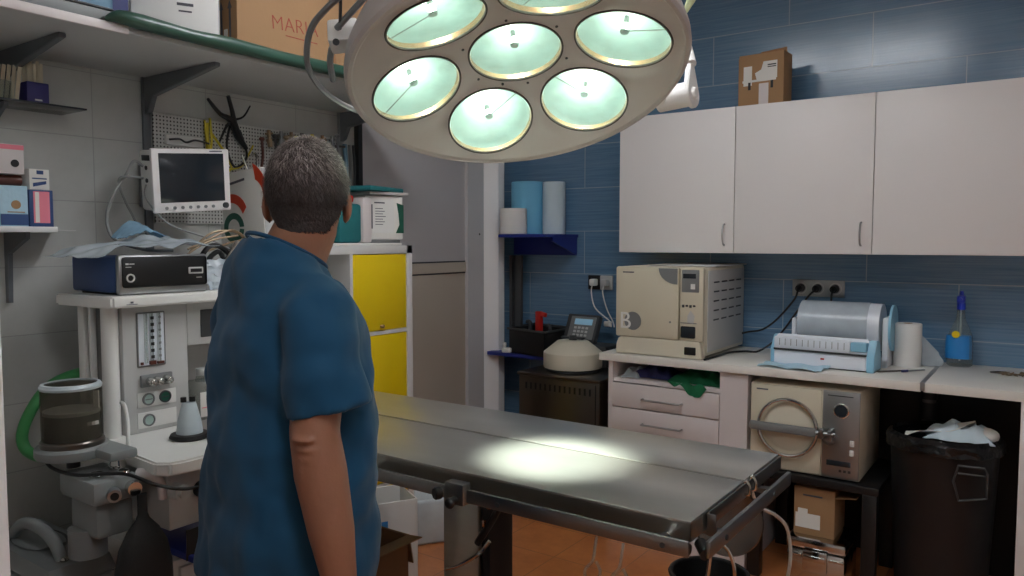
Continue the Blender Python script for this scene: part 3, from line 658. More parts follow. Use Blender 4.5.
# heat sealer (front bar) with the roll holder behind
SM = rotz((-.81, 3.555, CT), R(-3))
t = thing('heat_sealer', 'white and pale blue heat sealer bar standing on the worktop', 'sealer', (-.82, 3.52, CT))
prof = [(-.06, 0), (.06, 0), (.065, .06), (.03, .125), (-.02, .13), (-.06, .07)]
def extr(b, prof, x0, x1, m):   # profile (y,z) extruded along x
    b.prism([(p[0], p[1]) for p in prof], x1 - x0, m @ Matrix.Translation((x0, 0, 0)) @ Matrix(((0, 0, 1, 0), (1, 0, 0, 0), (0, 1, 0, 0), (0, 0, 0, 1))), .004)
    return b
obj('body', extr(B(), prof, -.205, .185, SM @ Matrix.Translation((0, 0, .006))), 'sealw', t)
for xa in ((-.22, -.205), (.185, .215)):
    obj('end_cap', extr(B(), [(p[0] * 1.05, p[1] * 1.03) for p in prof], xa[0], xa[1], SM), 'tealsea', t)
obj('press_bar', B(SM).box(-.205, .12, -.064, -.02, .075, .128, .006, m=Matrix.Translation((0, 0, 0))), 'sealw', t)
obj('press_pad', B(SM).box(.12, .185, -.066, -.02, .085, .125, .006), 'tealsea', t)
obj('gap', B(SM).box(-.205, .185, -.0665, -.05, .068, .076), 'dgrey', t)
for k in range(12): obj('scale_mark', B(SM).box(-.18 + k * .025, -.178 + k * .025, -.066, -.063, .09, .12), 'mgrey', t)
obj('badge', B(SM).box(.0, .014, -.0665, -.06, .04, .046), 'red', t)
obj('feet_trim', B(SM).box(-.22, .215, -.05, .06, 0, .012, .003), 'dgrey', t)
t = thing('roll_holder', 'holder with a wide roll of clear pouch film behind the heat sealer', 'roll holder', (-.78, 3.74, CT))
obj('bracket', B().box(-.985, -.965, 3.66, 3.82, CT, CT + .20, .008).box(-.60, -.575, 3.66, 3.82, CT, CT + .22, .008).box(-.985, -.58, 3.66, 3.68, CT, CT + .03, .004), 'sealw', t)
obj('end_trim', B().cyl((-.575, 3.75, CT + .17), (-.565, 3.75, CT + .17), .102, n=36), 'tealsea', t)
obj('film_roll', B().cyl((-.955, 3.75, CT + .17), (-.612, 3.75, CT + .17), .105, n=48), 'sealw', t)
obj('wrapper', B().cyl((-.957, 3.75, CT + .17), (-.66, 3.75, CT + .17), .108, n=48, caps=False), 'film', t)
# tissue roll + plastic film
t = thing('paper_roll', 'white paper roll standing on the worktop beside the heat sealer', 'paper roll', (-.518, 3.795, CT))
obj('roll', B().lathe([(.018, 0), (.055, 0), (.057, .01), (.057, .185), (.055, .19), (.018, .19), (.018, 0)], 36, Matrix.Translation((-.518, 3.795, CT)), cap=False), 'rollw2', t)
obj('core', B().lathe([(.018, 0), (.018, .191), (.015, .191), (.015, 0), (.018, 0)], 24, Matrix.Translation((-.518, 3.795, CT)), cap=False), 'card', t)
tag(obj('plastic_bag', B().sheet(lambda u, v_: (-.50 + .11 * u + .01 * math.sin(v_ * 5), 3.80 + .05 * u, CT + .002 + (.19 - .13 * u) * v_ + .0 * u), 10, 10, .001), 'film'), 'clear plastic bag leaning behind the white paper roll', 'bag')
# pens
tag(obj('tweezers', B().box(-.075, .075, -.004, -.001, 0, .006, .001, m=rotz((-.54, 3.58, CT + .001), R(48))).box(-.075, .075, .002, .005, 0, .006, .001, m=rotz((-.54, 3.58, CT + .001), R(44))), 'dsteel'), 'dark steel tweezers on the worktop before the paper roll', 'tweezers')
t = thing('marker_pen', 'thin marker pen with dark cap on worktop near the metal strip', 'pen', (-.47, 3.63, CT))
obj('barrel', B(rotz((-.47, 3.63, CT + .006), R(52))).cyl((-.03, 0, 0), (.06, 0, 0), .004, .003, n=10), 'alu', t)
obj('cap', B(rotz((-.47, 3.63, CT + .006), R(52))).cyl((-.06, 0, 0), (-.03, 0, 0), .005, n=10), 'navy', t)
# mask
tag(obj('face_mask', B().sheet(lambda u, v_: (-1.06 + .26 * u + .03 * v_, 3.40 + .13 * v_ - .04 * u, CT + .003 + .010 * abs(math.sin(u * 6 + v_ * 2)) + .004 * math.sin(v_ * 14)), 26, 14, .002), 'maskc'), 'pale blue cloth face mask lying before the heat sealer', 'mask')
# spray bottle
t = thing('spray_bottle', 'clear spray bottle with blue head and blue label on the right worktop', 'bottle', (-.325, 3.91, CT))
SB = Matrix.Translation((-.325, 3.91, CT + .0005)) @ Matrix.Scale(1.2, 4)
def oval(prof, kx, ky, n=28):
    return [[(r * kx * math.cos(2 * PI * q / n), r * ky * math.sin(2 * PI * q / n), z) for q in range(n)] for r, z in prof]
obj('bottle', B().loft(oval([(.034, 0), (.042, .006), (.043, .05), (.042, .09), (.038, .12), (.027, .15), (.016, .175), (.013, .20), (.013, .215)], 1, .65), SB), 'clear', t)
obj('label', B().loft(oval([(.0435, .03), (.0437, .06), (.0432, .09), (.040, .115)], 1, .66), SB @ Matrix.Translation((-.004, -.002, 0)), cap=False), 'tubeblue', t)
obj('label_emblem', B().cyl((-.012, -.027, .12), (-.012, -.031, .12), .013, m=SB, n=16), 'yellow', t)
obj('spray_head', B(SB).cyl((0, 0, .21), (0, 0, .235), .014, n=16).box(-.013, .013, -.03, .018, .235, .262, .005).cyl((0, -.03, .25), (0, -.042, .25), .006, n=10).box(-.004, .004, -.038, -.03, .212, .238, .002).cyl((0, .0, .262), (0, 0, .278), .008, .006, n=12), 'bluecap', t)
obj('dip_tube', B().cyl((0, 0, .02), (0, 0, .21), .003, m=SB, n=8), 'milky', t)
# dental drill bits: a small heap (uncountable)
random.seed(11); b = B()
for k in range(220):
    x = -.16 + .42 * random.random() ** 1.1; y = 3.74 + .10 * random.random() * (1 if x > -.1 else .5); a = random.random() * PI; l = .005 + .007 * random.random()
    b.cyl((x - l * math.cos(a), y - l * math.sin(a), CT + .003), (x + l * math.cos(a), y + l * math.sin(a), CT + .004 + .008 * random.random()), .0018, .0022, n=6)
o_ = tag(obj('metal_bits', b, 'lime'), 'scatter of small metal pieces on the right worktop', 'metal pieces'); o_['kind'] = 'stuff'
tag(obj('scissors', B().tube([(-.20, 3.79, CT + .004), (-.17, 3.82, CT + .004), (-.14, 3.81, CT + .004), (-.15, 3.78, CT + .004)], .003, 8, 5, closed=True).tube([(-.15, 3.80, CT + .004), (-.06, 3.76, CT + .004)], .003, 8, 1), 'dsteel'), 'thin dark steel clamp lying at the left of the metal pieces', 'clamp')

# pipe below counter
t = thing('drain_pipe', 'grey plastic drain pipe coming down below the worktop behind the bin', 'pipe', (-.43, 3.84, 0))
obj('pipe', B().cyl((-.43, 3.84, 0), (-.43, 3.84, CT - .038), .028, n=20), 'mgrey', t)
obj('coupling', B().cyl((-.43, 3.84, .79), (-.43, 3.84, .82), .034, n=20).cyl((-.43, 3.84, .70), (-.43, 3.84, .775), .034, n=20), 'dgrey', t)
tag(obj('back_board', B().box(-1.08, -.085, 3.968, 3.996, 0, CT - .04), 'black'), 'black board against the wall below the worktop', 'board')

# small sterilizer on the black bench
SX0, SX1, SY0, SY1, SZ0, SZ1 = -1.085, -.625, 3.395, 3.82, .487, .868
t = thing('steam_sterilizer', 'smaller cream sterilizer with round locking ring, on the black bench below the worktop', 'sterilizer', (-.86, 3.6, SZ0))
obj('body', B().box(SX0, SX1, SY0, SY1, SZ0, SZ1, .012), 'cream2', t)
obj('front_panel', B().box(SX0 + .005, SX1 - .155, SY0 - .008, SY0 + .004, SZ0 + .008, SZ1 - .008, .004), 'cream', t)
pn = obj('control_panel', B().box(SX1 - .15, SX1 - .004, SY0 - .010, SY0 + .004, SZ0 + .006, SZ1 - .006, .004), 'alu', t)
obj('gauge', B().lathe([(.032, 0), (.032, .006), (.027, .008), (.025, .004), (0, .004)], 28, mfront(SX1 - .075, SY0 - .010, SZ1 - .085)), 'chrome', pn)
obj('gauge_face', B().cyl((SX1 - .075, SY0 - .013, SZ1 - .085), (SX1 - .075, SY0 - .0152, SZ1 - .085), .024, n=24).box(SX1 - .076, SX1 - .074, SY0 - .0165, SY0 - .015, SZ1 - .085, SZ1 - .068), 'screen', pn)
for k, (dx, dz) in enumerate(((-.03, .15), (-.03, .11))): obj('rocker_switch', B().box(SX1 - .04, SX1 - .022, SY0 - .014, SY0 - .009, SZ0 + dz, SZ0 + dz + .025, .002), 'white', pn)
obj('selector_knob', B().lathe([(0, .03), (.014, .03), (.018, .02), (.03, .012), (.03, 0)], 24, mfront(SX1 - .12, SY0 - .010, SZ0 + .175), cap=False), 'mgrey', pn)
obj('display', B().box(SX1 - .13, SX1 - .035, SY0 - .0125, SY0 - .009, SZ0 + .06, SZ0 + .082, .001), 'screen', pn)
obj('key_row', B().box(SX1 - .08, SX1 - .07, SY0 - .0125, SY0 - .009, SZ0 + .036, SZ0 + .046).box(SX1 - .062, SX1 - .052, SY0 - .0125, SY0 - .009, SZ0 + .036, SZ0 + .046).box(SX1 - .044, SX1 - .034, SY0 - .0125, SY0 - .009, SZ0 + .036, SZ0 + .046).box(SX1 - .13, SX1 - .03, SY0 - .0122, SY0 - .009, SZ1 - .026, SZ1 - .022), 'dgrey', pn)
rc = (-.915, SY0 - .03, .685)
obj('door_disc', B().lathe([(0, .012), (.085, .010), (.105, .0), (.105, -.02), (0, -.02)], 40, mfront(rc[0], SY0 - .008, rc[2]), cap=False), 'cream2', t)
obj('locking_ring', B().tube([(rc[0] + .122 * math.cos(a), rc[1] + .0, rc[2] + .122 * math.sin(a)) for a in [2 * PI * k / 32 for k in range(32)]], .0085, 10, 2, closed=True), 'chrome', t)
lb = obj('locking_bar', B().box(rc[0] - .155, rc[0] + .125, rc[1] - .035, rc[1] - .008, rc[2] - .018, rc[2] + .018, .007), 'mgrey', t)
obj('bar_clamp', B().cyl((rc[0] + .125, rc[1] - .02, rc[2]), (rc[0] + .20, rc[1] - .02, rc[2]), .011, n=12).box(rc[0] + .135, rc[0] + .155, rc[1] - .035, rc[1] + .0, rc[2] - .02, rc[2] + .02, .003).box(rc[0] + .17, rc[0] + .19, rc[1] - .03, rc[1] + .02, rc[2] - .025, rc[2] + .02, .004), 'rsteel', lb)
obj('maker_mark', B().box(SX0 + .03, SX0 + .08, SY0 - .0095, SY0 - .007, SZ1 - .032, SZ1 - .026), 'ink', t)
t = thing('bench', 'low black bench carrying the smaller sterilizer', 'bench', (-.82, 3.6, 0))
obj('top', B().box(-1.085, -.545, 3.36, 3.86, .452, .486, .003), 'black', t)
for x in (-1.05, -.58):
    for y in (3.385, 3.82): obj('leg', B().box(x - .028, x + .028, y - .025, y + .025, 0, .452, .002), 'black', t)
# boxes beneath the bench
t = thing('carton', 'open brown carton with white label, on the metal case under the black bench', 'box', (-.80, 3.52, .22))
obj('body', B().box(-.887, -.720, 3.40, 3.60, .222, .43, .002), 'card', t)
obj('flap', B().box(0, .085, -.0, .18, 0, .003, m=Matrix.Translation((-.720, 3.40, .40)) @ Matrix.Rotation(R(-8), 4, 'Y')), 'card', t)
obj('label', B().box(-.880, -.778, 3.3985, 3.40, .252, .315).box(-.87, -.83, 3.3982, 3.40, .315, .335), 'paper', t)
obj('print', B().box(-.85, -.77, 3.3985, 3.40, .392, .399), 'ink', t)
t = thing('metal_case', 'shiny steel instrument case on the floor under the black bench', 'case', (-.78, 3.52, 0))
obj('body', B().box(-.905, -.665, 3.36, 3.60, .0, .17, .02), 'chrome', t)
obj('lid', B().box(-.908, -.662, 3.357, 3.603, .172, .221, .015), 'chrome', t)
obj('latch', B().box(-.835, -.735, 3.345, 3.358, .085, .175, .005).box(-.83, -.74, 3.338, 3.348, .13, .155, .003), 'chrome', t)
obj('rib', B().box(-.90, -.84, 3.352, 3.36, .14, .150, .002).box(-.73, -.67, 3.352, 3.36, .14, .15, .002), 'chrome', t)
# waste bin
t = thing('waste_bin', 'large dark round waste bin under the right worktop', 'bin', (-.305, 3.56, 0))
bc_ = Matrix.Translation((-.34, 3.56, 0))
obj('shell', B().lathe([(.155, 0), (.165, .01), (.196, .64), (.206, .66), (.206, .70), (.198, .70), (.19, .66), (.16, .03), (0, .025)], 48, bc_, cap=False), 'bin', t)
fr = [(-.005, -.20, .60), (.12, -.165, .60), (.125, -.16, .50), (.025, -.192, .48), (.0, -.2, .54)]
obj('side_handle', B(Matrix.Translation((-.035, 0, 0))).tube([(-.235, 3.36, .63), (-.15, 3.372, .63), (-.14, 3.372, .61), (-.14, 3.372, .515), (-.23, 3.357, .495), (-.25, 3.352, .57)], .005, 8, 1, closed=True).tube([(-.235, 3.36, .60), (-.15, 3.372, .60)], .004, 8, 1), 'dgrey', t)
t2 = thing('bin_liner', 'black plastic bag lining the rim of the waste bin', 'bag', (-.305, 3.56, .66))
def liner(u, v_):
    a = 2 * PI * u; rr_ = .213 + .006 * noise.noise(Vector((math.cos(a) * 6, math.sin(a) * 6, v_ * 3))) - (.03 * max(0, v_ - .6) / .4)
    return (-.34 + rr_ * math.cos(a), 3.56 + rr_ * math.sin(a), .655 + .065 * v_ + .008 * noise.noise(Vector((math.cos(a) * 4, math.sin(a) * 4, 5))) * (1 - v_) - (.02 if v_ > .95 else 0))
obj('folded_edge', B().sheet(liner, 90, 8, .002), 'binbag', t2)
obj('bag_wall', B().lathe([(.183, .70), (.175, .55), (.165, .45), (0, .42)], 40, bc_, cap=False), 'binbag', t2)
random.seed(4)
tag(obj('waste_paper', B().sheet(lambda u, v_: (-.47 + .24 * u, 3.43 + .12 * v_ + .05 * u, .70 + .075 * u * (1 - .3 * v_) + .012 * math.sin(7 * u + 4 * v_)), 14, 12, .002), 'paper'), 'crumpled white paper sheet at the left in the waste bin', 'paper')
tag(obj('waste_paper', B().ell((-.19, 3.52, .725), (.045, .04, .03), n=14), 'paper'), 'balled white tissue at the right in the waste bin', 'paper')
tag(obj('waste_film', B().sheet(lump(-.28, 3.54, .70, .12, .1, .075, 21), 24, 20, .002), 'rollwhite'), 'whitish crumpled wrapping in the middle of the waste bin', 'plastic wrapping')
# cables on floor
FLC = [(-.70, 2.14, .84), (-.70, 2.17, .83), (-.74, 2.40, .66), (-.72, 2.55, .58), (-.71, 2.65, .50), (-.72, 2.72, .35), (-.80, 2.85, .10), (-.90, 2.95, .012), (-1.05, 2.98, .008), (-1.22, 2.90, .008)]
tag(obj('floor_cable', B().tube(FLC, .006, 8), 'whitew'), 'white cable running from the table end down to the floor', 'cable')
tag(obj('floor_cable', B().tube([(-.62, 3.55, .006), (-.55, 3.48, .006), (-.45, 3.50, .006), (-.38, 3.65, .006)], .005, 8), 'whitew'), 'short white cable on the floor beside the waste bin', 'cable')

# ================================================================ blue shelves in the corner
t = thing('blue_wall_shelf', 'upper blue wall shelf in the corner carrying paper rolls', 'shelf', (-2.53, 3.85, 1.51))
obj('board', B().prism([(-2.645, 3.625), (-2.325, 3.625), (-2.325, 3.998), (-2.75, 3.998), (-2.75, 3.87), (-2.70, 3.70)], .018, Matrix.Translation((0, 0, 1.51)), .002), 'bshelf', t)
obj('bracket', B().prism([(0, 0), (0, -.105), (-.27, -.02), (-.27, 0)], .016, Matrix.Translation((-2.335, 3.998, 1.51)) @ Matrix(((0, 0, -1, 0), (1, 0, 0, 0), (0, 1, 0, 0), (0, 0, 0, 1)))), 'bshelf', t)
obj('back_rail', B().box(-2.78, -2.34, 3.975, 3.998, 1.405, 1.51, .002), 'bshelf', t)
def roll(x, y, z, r, h, m, label, ribs=False):
    t = thing('paper_roll', label, 'paper roll', (x, y, z))
    obj('roll', B().lathe([(.022, 0), (r - .003, 0), (r, .004), (r, h - .004), (r - .003, h), (.022, h)], 40, Matrix.Translation((x, y, z)), cap=False), m, t)
    obj('core', B().lathe([(.022, 0), (.022, h + .001), (.019, h + .001), (.019, 0)], 20, Matrix.Translation((x, y, z)), cap=False), 'card', t)
    return t
roll(-2.618, 3.892, 1.529, .100, .315, 'rollblue', 'large light blue paper roll on the upper blue shelf')
roll(-2.449, 3.92, 1.529, .068, .31, 'rollwhite', 'tall white paper roll at right on the upper blue shelf')
roll(-2.60, 3.712, 1.529, .080, .15, 'rollw2', 'short white paper roll in front on the upper blue shelf')
t = thing('bottle', 'dark bottle with grey cap in the corner of the upper blue shelf', 'bottle', (-2.74, 3.93, 1.529))
obj('bottle_body', B().lathe([(0, 0), (.03, 0), (.032, .01), (.032, .13), (.02, .16), (.014, .17), (0, .17)], 20, Matrix.Translation((-2.738, 3.962, 1.529))), 'dgrey', t)
obj('cap', B().cyl((-2.738, 3.962, 1.70), (-2.738, 3.962, 1.73), .016, n=16), 'lgrey', t)
tag(obj('hanging_cloth', B().sheet(lambda u, v_: (-2.80 + .10 * u, 3.955 + .012 * math.sin(u * 9), 1.40 - .5 * v_), 14, 10, .004), 'dgrey'), 'dark grey cloth hanging in the corner below the upper blue shelf', 'cloth')
t = thing('blue_wall_shelf', 'lower blue wall shelf in the corner carrying a black crate', 'shelf', (-2.55, 3.85, .80))
obj('board', B().box(-2.80, -2.16, 3.72, 3.998, .80, .82, .002), 'bshelf', t)
obj('bracket', B().prism([(0, 0), (0, -.10), (-.25, -.02), (-.25, 0)], .016, Matrix.Translation((-2.30, 3.998, .80)) @ Matrix(((0, 0, -1, 0), (1, 0, 0, 0), (0, 1, 0, 0), (0, 0, 0, 1)))), 'bshelf', t)
# slanting blue bar near the black crate
t = thing('tool_crate', 'black plastic crate of tools on the lower blue shelf', 'crate', (-2.50, 3.80, .82))
CM = rotz((-2.49, 3.83, .822), R(-12))
obj('crate', B(CM).box(-.15, .15, -.11, .11, 0, .01).box(-.15, -.14, -.11, .11, 0, .15, .002).box(.14, .15, -.11, .11, 0, .15, .002).box(-.15, .15, -.11, -.10, 0, .14, .002).box(-.15, .15, .10, .11, 0, .15, .002), 'black', t)
obj('rim', B(CM).tube([(-.155, -.115, .145), (.155, -.115, .145), (.155, .115, .155), (-.155, .115, .155)], .007, 8, 1, closed=True), 'dgrey', t)
tag(obj('red_clip', B(CM).box(-.02, .02, -.02, .01, .03, .25, .005).box(-.01, .03, -.02, .0, .225, .25, .004, m=Matrix.Rotation(R(8), 4, 'Y')), 'red'), 'bright red plastic tool sticking out of the black crate', 'tool')
tag(obj('black_tool', B(CM).tube([(-.09, 0, .05), (-.08, .0, .17), (-.11, 0, .18)], .012, 8).tube([(.07, 0, .05), (.085, .0, .16), (.06, 0, .17)], .011, 8), 'dgrey'), 'dark grips of tools standing in the black crate', 'tool')
tag(obj('white_clip', B().box(-.03, .03, -.02, .02, 0, .03, .008, m=rotz((-2.665, 3.70 + .04, .821), R(20))).box(-.02, .0, -.015, .015, .03, .06, .006, m=rotz((-2.675, 3.745, .821), R(20))), 'white'), 'small white plastic clip at the left on the lower blue shelf', 'clip')

# steel cabinet + centrifuge
t = thing('steel_cabinet', 'dark stainless steel cabinet standing on the floor below the centrifuge', 'cabinet', (-2.12, 3.62, 0))
obj('body', B().box(-2.345, -1.85, 3.40, 3.92, .03, .77, .008), 'dsteel', t)
obj('top', B().box(-2.352, -1.845, 3.39, 3.93, .77, .788, .006), 'dsteel', t)
for k in range(14): obj('vent_slot', B().box(-2.30 + k * .03, -2.29 + k * .03, 3.398, 3.402, .70, .735), 'black', t)
obj('door_seam', B().box(-1.875, -1.870, 3.398, 3.401, .03, .76), 'black', t)
obj('foot', B().box(-2.36, -1.87, 3.42, 3.90, 0, .03, .002), 'black', t)
cx, cy, cz = -2.125, 3.60, .788
t = thing('centrifuge', 'round cream centrifuge with tilted control panel on the steel cabinet', 'centrifuge', (cx, cy, cz))
obj('base', B().lathe([(0, 0), (.145, 0), (.15, .004), (.15, .012), (.145, .014)], 40, Matrix.Translation((cx, cy, cz))), 'dgrey', t)
obj('bowl_housing', B().lathe([(.145, .014), (.158, .018), (.160, .03), (.160, .092), (.158, .100)], 44, Matrix.Translation((cx, cy, cz)), cap=False), 'cream2', t)
ld_ = obj('lid', B().lathe([(.159, .100), (.145, .112), (.085, .160), (.07, .164), (0, .164)], 44, Matrix.Translation((cx, cy, cz)), cap=False), 'cream2', t)
obj('lid_knob', B().cyl((cx, cy, cz + .165), (cx, cy, cz + .19), .022, .02, n=20).box(cx - .07, cx + .07, cy - .012, cy + .012, cz + .170, cz + .182, .004), 'dgrey', ld_)
PM = Matrix.Translation((cx - .075, 3.80, cz + .12)) @ Matrix.Rotation(R(-4), 4, 'Z') @ Matrix.Rotation(R(-24), 4, 'X')
cp = obj('control_head', B(PM).box(-.115, .10, -.012, .03, .0, .17, .008).box(-.10, .09, .0, .03, -.12, .02, .004), 'dgrey', t)
obj('key_panel', B(PM).box(-.085, .085, -.015, -.011, .02, .155, .003), 'mgrey', cp)
obj('display', B(PM).box(-.055, .065, -.018, -.014, .105, .14, .001), 'lcd', cp)
for i in range(3):
    for j in range(4): obj('key', B(PM).box(-.05 + j * .026, -.033 + j * .026, -.018, -.014, .035 + i * .022, .048 + i * .022, .001), 'lgrey', cp)
obj('rear_body', B().box(cx - .13, cx + .13, 3.74, 3.90, cz, cz + .12, .01), 'dgrey', t)

# ================================================================ cube shelving with yellow doors
KX0, KX1, KY0, KY1, KH = -2.868, -2.48, 1.942, 2.708, 1.468
t = thing('cube_shelving', 'white cube shelving with bright yellow doors against the left wall', 'shelving', (-2.67, 2.32, 0))
b = B().box(KX0, KX1, KY0, KY0 + .036, 0, KH, .001).box(KX0, KX1, KY1 - .036, KY1, 0, KH, .001).box(KX0, KX1, KY0, KY1, KH - .036, KH, .001).box(KX0, KX1, KY0, KY1, 0, .036, .001)
b.box(KX0, KX1 - .002, 2.316, 2.332, .036, KH - .036)
for k in range(1, 4): b.box(KX0, KX1 - .002, KY0 + .036, KY1 - .036, k * .352 + .01, k * .352 + .026)
b.box(KX0, KX0 + .006, KY0, KY1, 0, KH)
obj('carcass', b, 'kallax', t)
for k in range(4):
    z0 = .036 if k == 0 else k * .352 + .026; z1 = KH - .036 if k == 3 else (k + 1) * .352 + .01
    d = obj('door', B().box(KX1 - .022, KX1 - .004, 2.335, KY1 - .039, z0 + .003, z1 - .003, .002), 'yellow', t)
    obj('knob', B().cyl((KX1 - .004, 2.50, z0 + .022), (KX1 + .01, 2.50, z0 + .022), .006, n=12).ell((KX1 + .012, 2.50, z0 + .022), (.005, .009, .009), n=12), 'card', d)
# things on top
def pack(name, x0, x1, y0, y1, z0, z1, m, label, cat, bev=.006, rot=0, group=None):
    c = ((x0 + x1) / 2, (y0 + y1) / 2)
    return tag(obj(name, B(rotz((c[0], c[1], 0), R(rot))).box(x0 - c[0], x1 - c[0], y0 - c[1], y1 - c[1], z0, z1, bev), m), label, cat, group)
pack('paper_stack', -2.84, -2.50, 2.14, 2.66, KH + .001, KH + .012, 'paper', 'flat white papers on top of the cube shelving', 'papers', .002)
pack('folder', -2.80, -2.52, 2.47, 2.67, KH + .013, KH + .027, 'mgrey', 'grey folder lying under the paper box on the cube shelving', 'folder', .002)
t = thing('carton', 'white carton with a printed page and green side on the cube shelving', 'box', (-2.65, 2.57, KH + .028))
KM = rotz((-2.64, 2.60, KH + .028), R(-14))
obj('body', B(KM).box(-.13, .12, -.10, .10, 0, .20, .006), 'paper', t)
obj('printed_page', B(KM).box(.12, .122, -.08, .05, .03, .185), 'white', t)
obj('print', B(KM).box(.122, .123, -.055, .0, .165, .171).box(.122, .123, -.07, -.064, .05, .16).box(.122, .123, -.05, -.01, .14, .143).box(.122, .123, -.05, .0, .128, .131).box(.122, .123, -.05, -.01, .116, .119).box(.122, .123, -.05, .005, .104, .107).box(.122, .123, -.05, -.01, .092, .095).box(.122, .123, -.05, -.0, .08, .083).box(.122, .123, -.05, -.01, .068, .071), 'ink', t)
obj('green_side', B(KM).prism([(.102, .03), (.102, .16), (.065, .17), (.075, .12), (.08, .07), (.06, .03)], .002, Matrix.Translation((.1205, 0, 0)) @ Matrix(((0, 0, 1, 0), (1, 0, 0, 0), (0, 1, 0, 0), (0, 0, 0, 1)))), 'dkgreen', t)
pack('folded_bag', -2.80, -2.50, 2.50, 2.72, KH + .232, KH + .246, 'lgrey', 'grey folded plastic sheet on top of the white carton', 'sheet', .004, -10)
pack('teal_pack', -2.82, -2.50, 2.40, 2.68, KH + .248, KH + .268, 'teal', 'flat folded teal cloth topmost on the carton', 'cloth', .005, 12)
pack('teal_pack', -2.70, -2.51, 2.27, 2.415, KH + .014, KH + .185, 'teal', 'upright teal cloth pack beside the white carton', 'cloth', .014, 6)
pack('red_pouch', -2.60, -2.54, 2.34, 2.40, KH + .19, KH + .225, 'red', 'small red pouch above the teal cloth pack', 'pouch', .01)
pack('white_pouch', -2.60, -2.505, 2.42, 2.475, KH + .014, KH + .215, 'drawerw', 'tall pale packet between the teal pack and white carton', 'packet', .01)
pack('paper_leaflet', -2.56, -2.49, 2.10, 2.24, KH + .013, KH + .018, 'paper', 'loose leaflet at the front edge of the cube shelving top', 'leaflet', .001, 12)
# large white carton with red and green print, tilted, left of the head
t = thing('carton', 'white carton with large red and green print on the cube shelving left of the head', 'box', (-2.73, 2.03, KH + .001))
GM = rotz((-2.73, 2.02, KH + .006), R(4)) @ Matrix.Rotation(R(-5), 4, 'Y')
obj('body', B(GM).box(-.14, .125, -.055, .06, .002, .305, .003), 'paper', t)
def pfront(poly, m, par, name, dy=-.0555): obj(name, B(GM).prism(poly, .0015, Matrix.Translation((0, dy, 0)) @ Matrix.Rotation(PI / 2, 4, 'X')), m, par)
arc = lambda cx_, cz_, r, a0_, a1_, n=14: [(cx_ + r * math.cos(R(a0_ + (a1_ - a0_) * k / n)), cz_ + r * math.sin(R(a0_ + (a1_ - a0_) * k / n))) for k in range(n + 1)]
pfront(arc(.02, .20, .14, -30, 62) + arc(.06, .19, .075, 62, -40), 'orange', t, 'red_print')
pfront(arc(-.06, .12, .095, 20, 170) + arc(-.07, .10, .080, 170, 20), 'orange', t, 'red_print')
pfront(arc(-.055, .075, .062, 0, 350, 26) + arc(-.055, .075, .036, 350, 0, 26), 'dkgreen', t, 'green_print')
pfront([(-.13, .245), (.03, .262), (.03, .272), (-.13, .255)], 'ink', t, 'grey_print')
obj('right_stripe', B(GM).box(.1255, .127, -.05, .055, .005, .30), 'lgrey', t)

# ================================================================ upper shelf on the left wall
SH = 2.112
t = thing('wall_shelf', 'long pale board shelf high on the left wall on grey brackets', 'shelf', (-2.58, 1.2, SH))
obj('board', B().box(-2.868, -2.295, .51, 2.70, SH, SH + .018, .001), 'lgrey', t)
obj('front_edge', B().box(-2.295, -2.285, .51, 1.26, SH - .006, SH + .02, .002), 'drawerw', t)
for y in (1.14, 1.635, 2.62):
    bk = obj('bracket', B().prism([(0, 0), (.46 if y > 1.2 else .42, 0), (.46 if y > 1.2 else .42, -.014), (.06, -.075), (.03, -.13 if y > 1.2 else -.09), (0, -.14 if y > 1.2 else -.09)], .022, Matrix.Translation((-2.862, y + .013, SH - .001)) @ Matrix.Rotation(PI / 2, 4, 'X'), .002), 'bracket', t)
obj('wall_upright', B().box(-2.868, -2.855, 1.62, 1.65, 1.45, SH, .002), 'bracket', t)
obj('wall_upright', B().box(-2.868, -2.855, 2.605, 2.635, 1.75, SH, .002), 'alu', t)
obj('wall_upright', B().box(-2.868, -2.855, 1.125, 1.155, 1.95, SH, .002), 'bracket', t)
# green roll lying along the front edge
gp = [(-2.285, 1.19, SH + .024), (-2.275, 1.225, SH + .036), (-2.268, 1.29, SH + .034), (-2.266, 1.45, SH + .028), (-2.268, 1.6, SH + .030), (-2.265, 1.8, SH + .027), (-2.268, 2.0, SH + .029), (-2.266, 2.25, SH + .026), (-2.268, 2.45, SH + .028), (-2.268, 2.68, SH + .026)]
tag(obj('rolled_film', B().tube(gp, [.005, .020, .024, .021, .025, .022, .024, .022, .025, .022], 16, 8), 'greenroll'), 'dark green rolled plastic sheet lying along the front edge of the high shelf', 'roll')
# trays / plastic sheet at left
t = thing('storage_tray', 'grey-green shallow plastic tray under the clear container on the high shelf', 'tray', (-2.45, .95, SH + .019))
obj('tray', B().box(-2.62, -2.305, .60, 1.225, SH + .019, SH + .032, .004).box(-2.315, -2.300, .60, 1.22, SH + .019, SH + .055, .003), 'concgrey', t)
obj('rim', B().box(-2.318, -2.296, .60, 1.222, SH + .055, SH + .062, .002), 'dgrey', t)
t = thing('storage_container', 'clear bluish plastic container at the left of the high shelf', 'container', (-2.46, 1.05, SH + .034))
obj('walls', B().box(-2.60, -2.335, .86, 1.24, SH + .034, SH + .042, .003).box(-2.343, -2.335, .86, 1.24, SH + .034, SH + .20, .002).box(-2.60, -2.592, .86, 1.24, SH + .034, SH + .20, .002).box(-2.60, -2.335, .86, .868, SH + .034, SH + .20, .002).box(-2.60, -2.335, 1.232, 1.24, SH + .034, SH + .20, .002), 'clearb', t)
tag(obj('plastic_pouch', B().sheet(lump(-2.47, .98, SH + .044, .09, .09, .10, 12), 16, 14, .002), 'maskc'), 'pale crumpled pouch inside the clear container', 'pouch')
